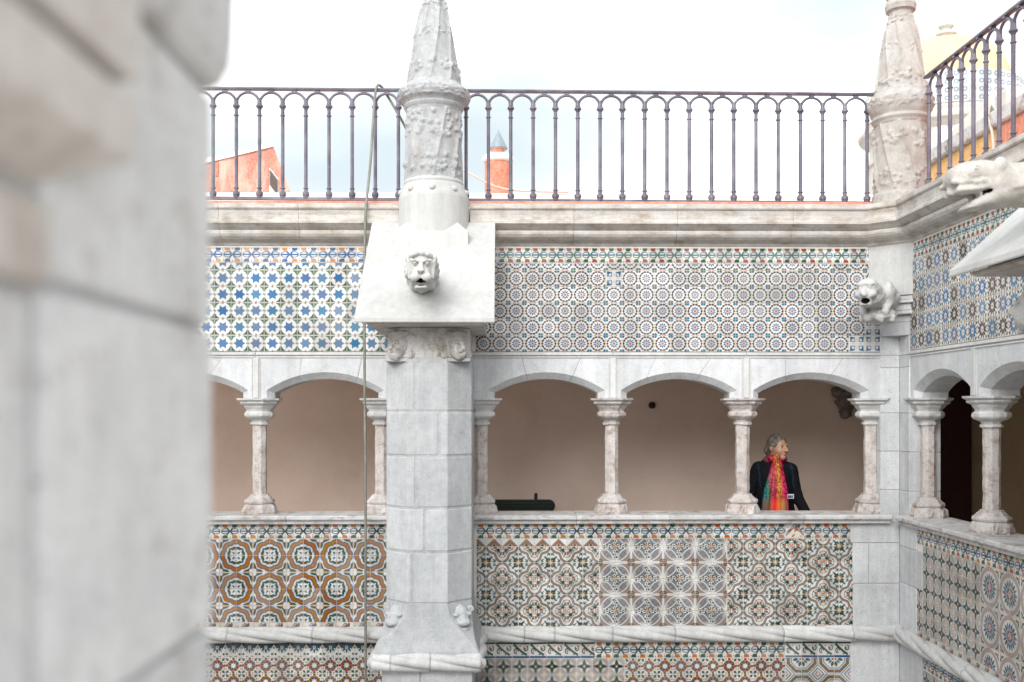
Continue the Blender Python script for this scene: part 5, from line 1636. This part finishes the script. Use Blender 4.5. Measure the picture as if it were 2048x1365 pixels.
bd = box('badge', AB, bx - .028, bx + .028, PY - .205, PY - .200, bz - .020, bz + .020, 'badge', person, bevel=.001)
for k, (o, w_) in enumerate(((-.017, .007), (-.003, .008), (.013, .007))):
    box('badge_mark', AB, bx + o - w_, bx + o + w_ * .6, PY - .2058, PY - .2052, bz - .014, bz + .010, 'coat', bd, bevel=0)

# ------------------------------------------------------------------ beyond the terrace
k = box('terrace_parapet', AB, -7.4, 5.55, 10.92, 11.15, 1.36, 2.388, 'white_wall', bevel=.01)
tag(k, 'low whitewashed parapet behind the terrace railing', 'parapet')

t = thing('chimney', (-.032, 16, 1.2), 'orange cylindrical chimney with grey conical cap', 'chimney')
zc = lambda yp: (822 - yp) * 16 / 1991
v, f = lathe([(.212, 1.2), (.212, zc(326))], (-.032, 16, 0), 32); build('shaft', v, f, 'orange_wall', t)
v, f = lathe([(.205, zc(327)), (.245, zc(325)), (.262, zc(321)), (.255, zc(317)), (.225, zc(314)), (.20, zc(311)), (.11, zc(309))], (-.032, 16, 0), 40); build('shoulder_ring', v, f, 'white_wall', t, smooth=True)
v, f = lathe([(.104, zc(312)), (.104, zc(292))], (-.032, 16, 0), 28); build('flue', v, f, 'orange_wall', t)
v, f = lathe([(.108, zc(299)), (.112, zc(299)), (.112, zc(295)), (.108, zc(295))], (-.032, 16, 0), 28); build('flue_band', v, f, 'white_wall', t)
v, f = lathe([(.02, zc(297)), (.148, zc(298)), (.146, zc(296.5)), (.004, zc(261))], (-.026, 16, 0), 40); build('cone_cap', v, f, 'zinc', t)

t = thing('gabled_hut', (-5.2, 20, 1.0), 'faded red gabled building with a louvred vent beyond the terrace', 'building')
def q20(px, py, Y=20.0): return ((px - 1000) * Y / 1991, (822 - py) * Y / 1991)
P = [q20(*p) for p in ((400, 334), (548, 295), (600, 434), (600, 470), (400, 470))]
n = len(P)
V = [(x, 20.0, z) for x, z in P] + [(x - .9, 23.5, z) for x, z in P]
F_ = [tuple(range(n)), tuple(range(n, 2 * n))[::-1]] + [(i, (i + 1) % n, n + (i + 1) % n, n + i) for i in range(n)]
build('wall', V, F_, 'red_wall', t)
a, b = q20(392, 329.5), q20(549.5, 289.5)
V = [(a[0], 19.96, a[1] - .055), (b[0], 19.96, b[1] - .060), (b[0], 19.96, b[1] + .03), (a[0], 19.96, a[1] + .05), (a[0] - .9, 23.5, a[1]), (b[0] - .9, 23.5, b[1]), (b[0] - .9, 23.5, b[1] + .06), (a[0] - .9, 23.5, a[1] + .08)]
build('coping', V, BOXF, 'white_wall', t)
a, b = q20(396, 322), q20(500, 303)
box('ridge_tiles', AB, a[0], b[0], 20.6, 22.6, a[1] - .25, b[1] - .12, 'tower', t, bevel=.05)
win = [q20(*p) for p in ((540.5, 337), (558, 359), (558, 388), (540.5, 388))]
V = [(x, 19.985, z) for x, z in win] + [(x, 20.02, z) for x, z in win]
lw = build('louvre_window', V, [(0, 1, 2, 3), (7, 6, 5, 4)] + [(i, (i + 1) % 4, 4 + (i + 1) % 4, 4 + i) for i in range(4)], 'louvre_frame', t)
for k in range(9):
    pa, pb = q20(541.5, 342 + k * 3.5), q20(557, 362 + k * 3.5)
    if 362 + k * 3.5 > 390: continue
    V = [(pa[0], 19.95, pa[1]), (pb[0], 19.95, pb[1]), (pb[0], 19.95, pb[1] - .020), (pa[0], 19.95, pa[1] - .020), (pa[0], 19.99, pa[1] + .006), (pb[0], 19.99, pb[1] + .006), (pb[0], 19.99, pb[1] - .012), (pa[0], 19.99, pa[1] - .012)]
    build('slat', V, BOXF, 'louvre', lw)
dn = q20(436, 327)
box('downpipe_stain', AB, dn[0] - .03, dn[0] + .03, 19.97, 20.0, dn[1] - .28, dn[1], 'orange_wall', t, bevel=.01)

# tiled tower with a yellow dome
TY = 30.0
TX = (1890 - 1000) * TY / 1991
zc = lambda yp: (822 - yp) * TY / 1991
ps = TY / 1991
t = thing('domed_tower', (TX, TY, 0), 'pale tiled round tower with a yellow dome and finial', 'tower')
v, f = lathe([(140 * ps, -2.0), (140 * ps, zc(330)), (146 * ps, zc(328)), (146 * ps, zc(322)), (140 * ps, zc(318)), (138 * ps, zc(285)), (150 * ps, zc(276)), (160 * ps, zc(272)), (162 * ps, zc(266)), (150 * ps, zc(262)), (147 * ps, zc(256)), (150 * ps, zc(250)), (145 * ps, zc(246)), (145 * ps, zc(190)), (128 * ps, zc(188))], (TX, TY, 0), 64)
build('drum', v, f, 'tower', t)
prof = [(126 * ps, zc(189))] + [(ps * 126 * math.cos(a) ** .8, zc(180) + ps * 100 * math.sin(a)) for a in np.linspace(.05, PI / 2 - .06, 16)]
v, f = lathe(prof, (TX, TY, 0), 64)
build('dome', v, f, 'dome', t, smooth=True)
v, f = lathe([(14 * ps, zc(86)), (12 * ps, zc(74)), (20 * ps, zc(67)), (20 * ps, zc(64)), (10 * ps, zc(60)), (9 * ps, zc(56)), (15 * ps, zc(50)), (14 * ps, zc(48)), (6 * ps, zc(44)), (3.4 * ps, zc(20)), (1.2 * ps, zc(8))], (TX + 7 * ps, TY, 0), 20)
build('finial', v, f, 'tower', t, smooth=False)
TW = .46
rad = 145 * ps + .02
na = int(2 * PI * rad / TW)
me = tile_mesh('dots', TW, TW, n=24)
for k in range(na):
    a = -PI / 2 + (k - na // 2) * 2 * PI / na
    if abs(k - na // 2) > na * .30: continue
    for j in range(2):
        o = bpy.data.objects.new('tile', me)
        link(o, t, (TX + rad * math.cos(a), TY + rad * math.sin(a), zc(246) + TW / 2 + .03 + j * TW))
        o.rotation_euler = (0, 0, a + PI / 2)
for k in range(-5, 6):
    a = -PI / 2 + k * .22
    r_ = 140 * ps
    w_ = .17
    V = []
    for (dx, z) in [(-w_, zc(318)), (w_, zc(318))] + [(w_ * math.cos(b), zc(296) + w_ * math.sin(b)) for b in np.linspace(0, PI, 9)]:
        for rr in (r_ - .06, r_ + .025):
            V.append((TX + rr * math.cos(a) - dx * math.sin(a), TY + rr * math.sin(a) + dx * math.cos(a), z))
    m = len(V) // 2
    F_ = [tuple(2 * i for i in range(m)), tuple(2 * i + 1 for i in range(m))[::-1]] + [(2 * i, 2 * ((i + 1) % m), 2 * ((i + 1) % m) + 1, 2 * i + 1) for i in range(m)]
    build('blind_arch', V, F_, 'white_wall', t)

# outer wall of the side terrace, ochre beyond and orange red nearer
t = thing('terrace_wall', (5.7, 9, 1.3), 'ochre and orange wall with grey coping behind the side railing', 'wall')
box('wall_face', AB, 5.62, 5.9, 11.15, 13.2, 1.0, 3.20, 'ochre_wall', t, bevel=.01)
box('wall_face', AB, 5.60, 5.9, 3.0, 11.149, 1.0, 3.20, 'orange_wall', t, bevel=.01)
for a, b in ((3.0, 5.2), (5.2, 7.4), (7.4, 9.4), (9.4, 11.6), (11.6, 13.3)):
    box('coping_stone', AB, 5.54, 5.98, a + .004, b - .004, 3.20, 3.38, 'stone_mossy', t, bevel=.02)
v, f = tube(smooth_path([(5.56, 11.35, 3.42), (5.55, 11.28, 3.40), (5.55, 11.20, 3.25), (5.57, 11.17, 3.0), (5.58, 11.17, 2.4)]), .018, 8)
tag(build('wire', v, f, 'thin_cable', smooth=True), 'pale wire hanging over the coping of the ochre wall', 'wire')
def q18(px, py, Y=18.0): return ((px - 1000) * Y / 1991, (822 - py) * Y / 1991)
t = thing('gable_dormer', (9.0, 18, 3.0), 'grey white pointed dormer with a dark triangular opening', 'dormer')
P = [q18(*p) for p in ((1950, 262), (1972, 205), (2000, 172), (2030, 214), (2058, 262))]
n = len(P)
V = [(x, 18.0, z) for x, z in P] + [(x + .3, 20, z) for x, z in P]
build('gable', V, [tuple(range(n)), tuple(range(n, 2 * n))[::-1]] + [(i, (i + 1) % n, n + (i + 1) % n, n + i) for i in range(n)], 'tower', t)
P = [q18(*p) for p in ((1983, 230), (1988, 208), (2000, 229))]
V = [(x, 17.97, z) for x, z in P] + [(x, 18.01, z) for x, z in P]
build('opening', V, [(0, 1, 2), (5, 4, 3), (0, 1, 4, 3), (1, 2, 5, 4), (2, 0, 3, 5)], 'corbel_dark', t)
t = thing('battlement', (9.6, 16.5, 3.0), 'pale stone battlement top beyond the orange wall', 'wall')
for a, b, c in ((2022, 2060, 168), (2072, 2110, 160)):
    p, q = q18(a, 240, 16.5), q18(b, c, 16.5)
    box('merlon', AB, p[0], q[0], 16.5, 17.0, p[1], q[1], 'tower', t, bevel=.05)
p, q = q18(2005, 262, 16.5), q18(2140, 232, 16.5)
box('wall_base', AB, p[0], q[0], 16.45, 17.05, p[1] - 1.5, q[1], 'tower', t, bevel=.03)

# ------------------------------------------------------------------ pier of the near gallery, right beside the lens
t = thing('near_pier', (-.5, .5, GF), 'pale stone pier with warm moulded capital belonging to the facing gallery', 'pier')
XS = -.2137
box('mortar_core', AB, -.80, XS - .006, .30, .734, GF, .42, 'mortar', t, bevel=0)
def blk(x1, y0, y1, z0, z1, m='stone_near', b=.006): box('ashlar_block', AB, -.85, x1, y0, y1, z0, z1, m, t, bevel=b, seg=2)
zz = [GF, -1.2, -.62, -.158, .060, .235]
for k in range(5):
    blk(XS + .002 * (k % 2), .470, .742 - .003 * (k % 2), zz[k] + .0025, zz[k + 1] - .0025)
for k in range(4):
    blk(XS - .004, .18, .4655, (zz[k] if k else GF) + .0025, (zz[k + 1] if k < 3 else .056) - .0025)
# arch springer above the pier: swells outwards
P = [(-.85, .238), (XS, .238), (XS + .006, .243), (XS + .0125, .255), (XS + .015, .275), (XS + .017, .34), (XS + .03, .42), (XS + .06, .52), (-.85, .52)]
n = len(P)
V = [(x, .478, z) for x, z in P] + [(x, .746, z) for x, z in P]
build('springer', V, [tuple(range(n)), tuple(range(n, 2 * n))[::-1]] + [(i, (i + 1) % n, n + (i + 1) % n, n + i) for i in range(n)], 'stone_near', t, bevel=.004)
# moulded capital on the gallery side
for x1, y1, z0, z1 in ((XS + .002, .474, .0585, .098),):
    box('capital_neck', AB, -.85, x1, .16, y1, z0, z1, 'stone_brown', t, bevel=.004)
rings = [(.096, -.016), (.098, -.016), (.126, .022), (.128, .024), (.158, .025), (.160, .024), (.161, .012), (.168, .012), (.169, .024), (.171, .026), (.26, .027), (.45, .027)]
V = []
for z, e in rings:
    x1, y1 = XS + .001 + e, .473 + e * 1.7
    V += [(-.85, .15, z), (x1, .15, z), (x1, y1, z), (-.85, y1, z)]
n = 4
F_ = [(0, 1, 2, 3), tuple(range(len(V) - 4, len(V)))] + [(j * n + i, j * n + (i + 1) % n, (j + 1) * n + (i + 1) % n, (j + 1) * n + i) for j in range(len(rings) - 1) for i in range(n)]
build('capital', V, F_, 'stone_brown', t)
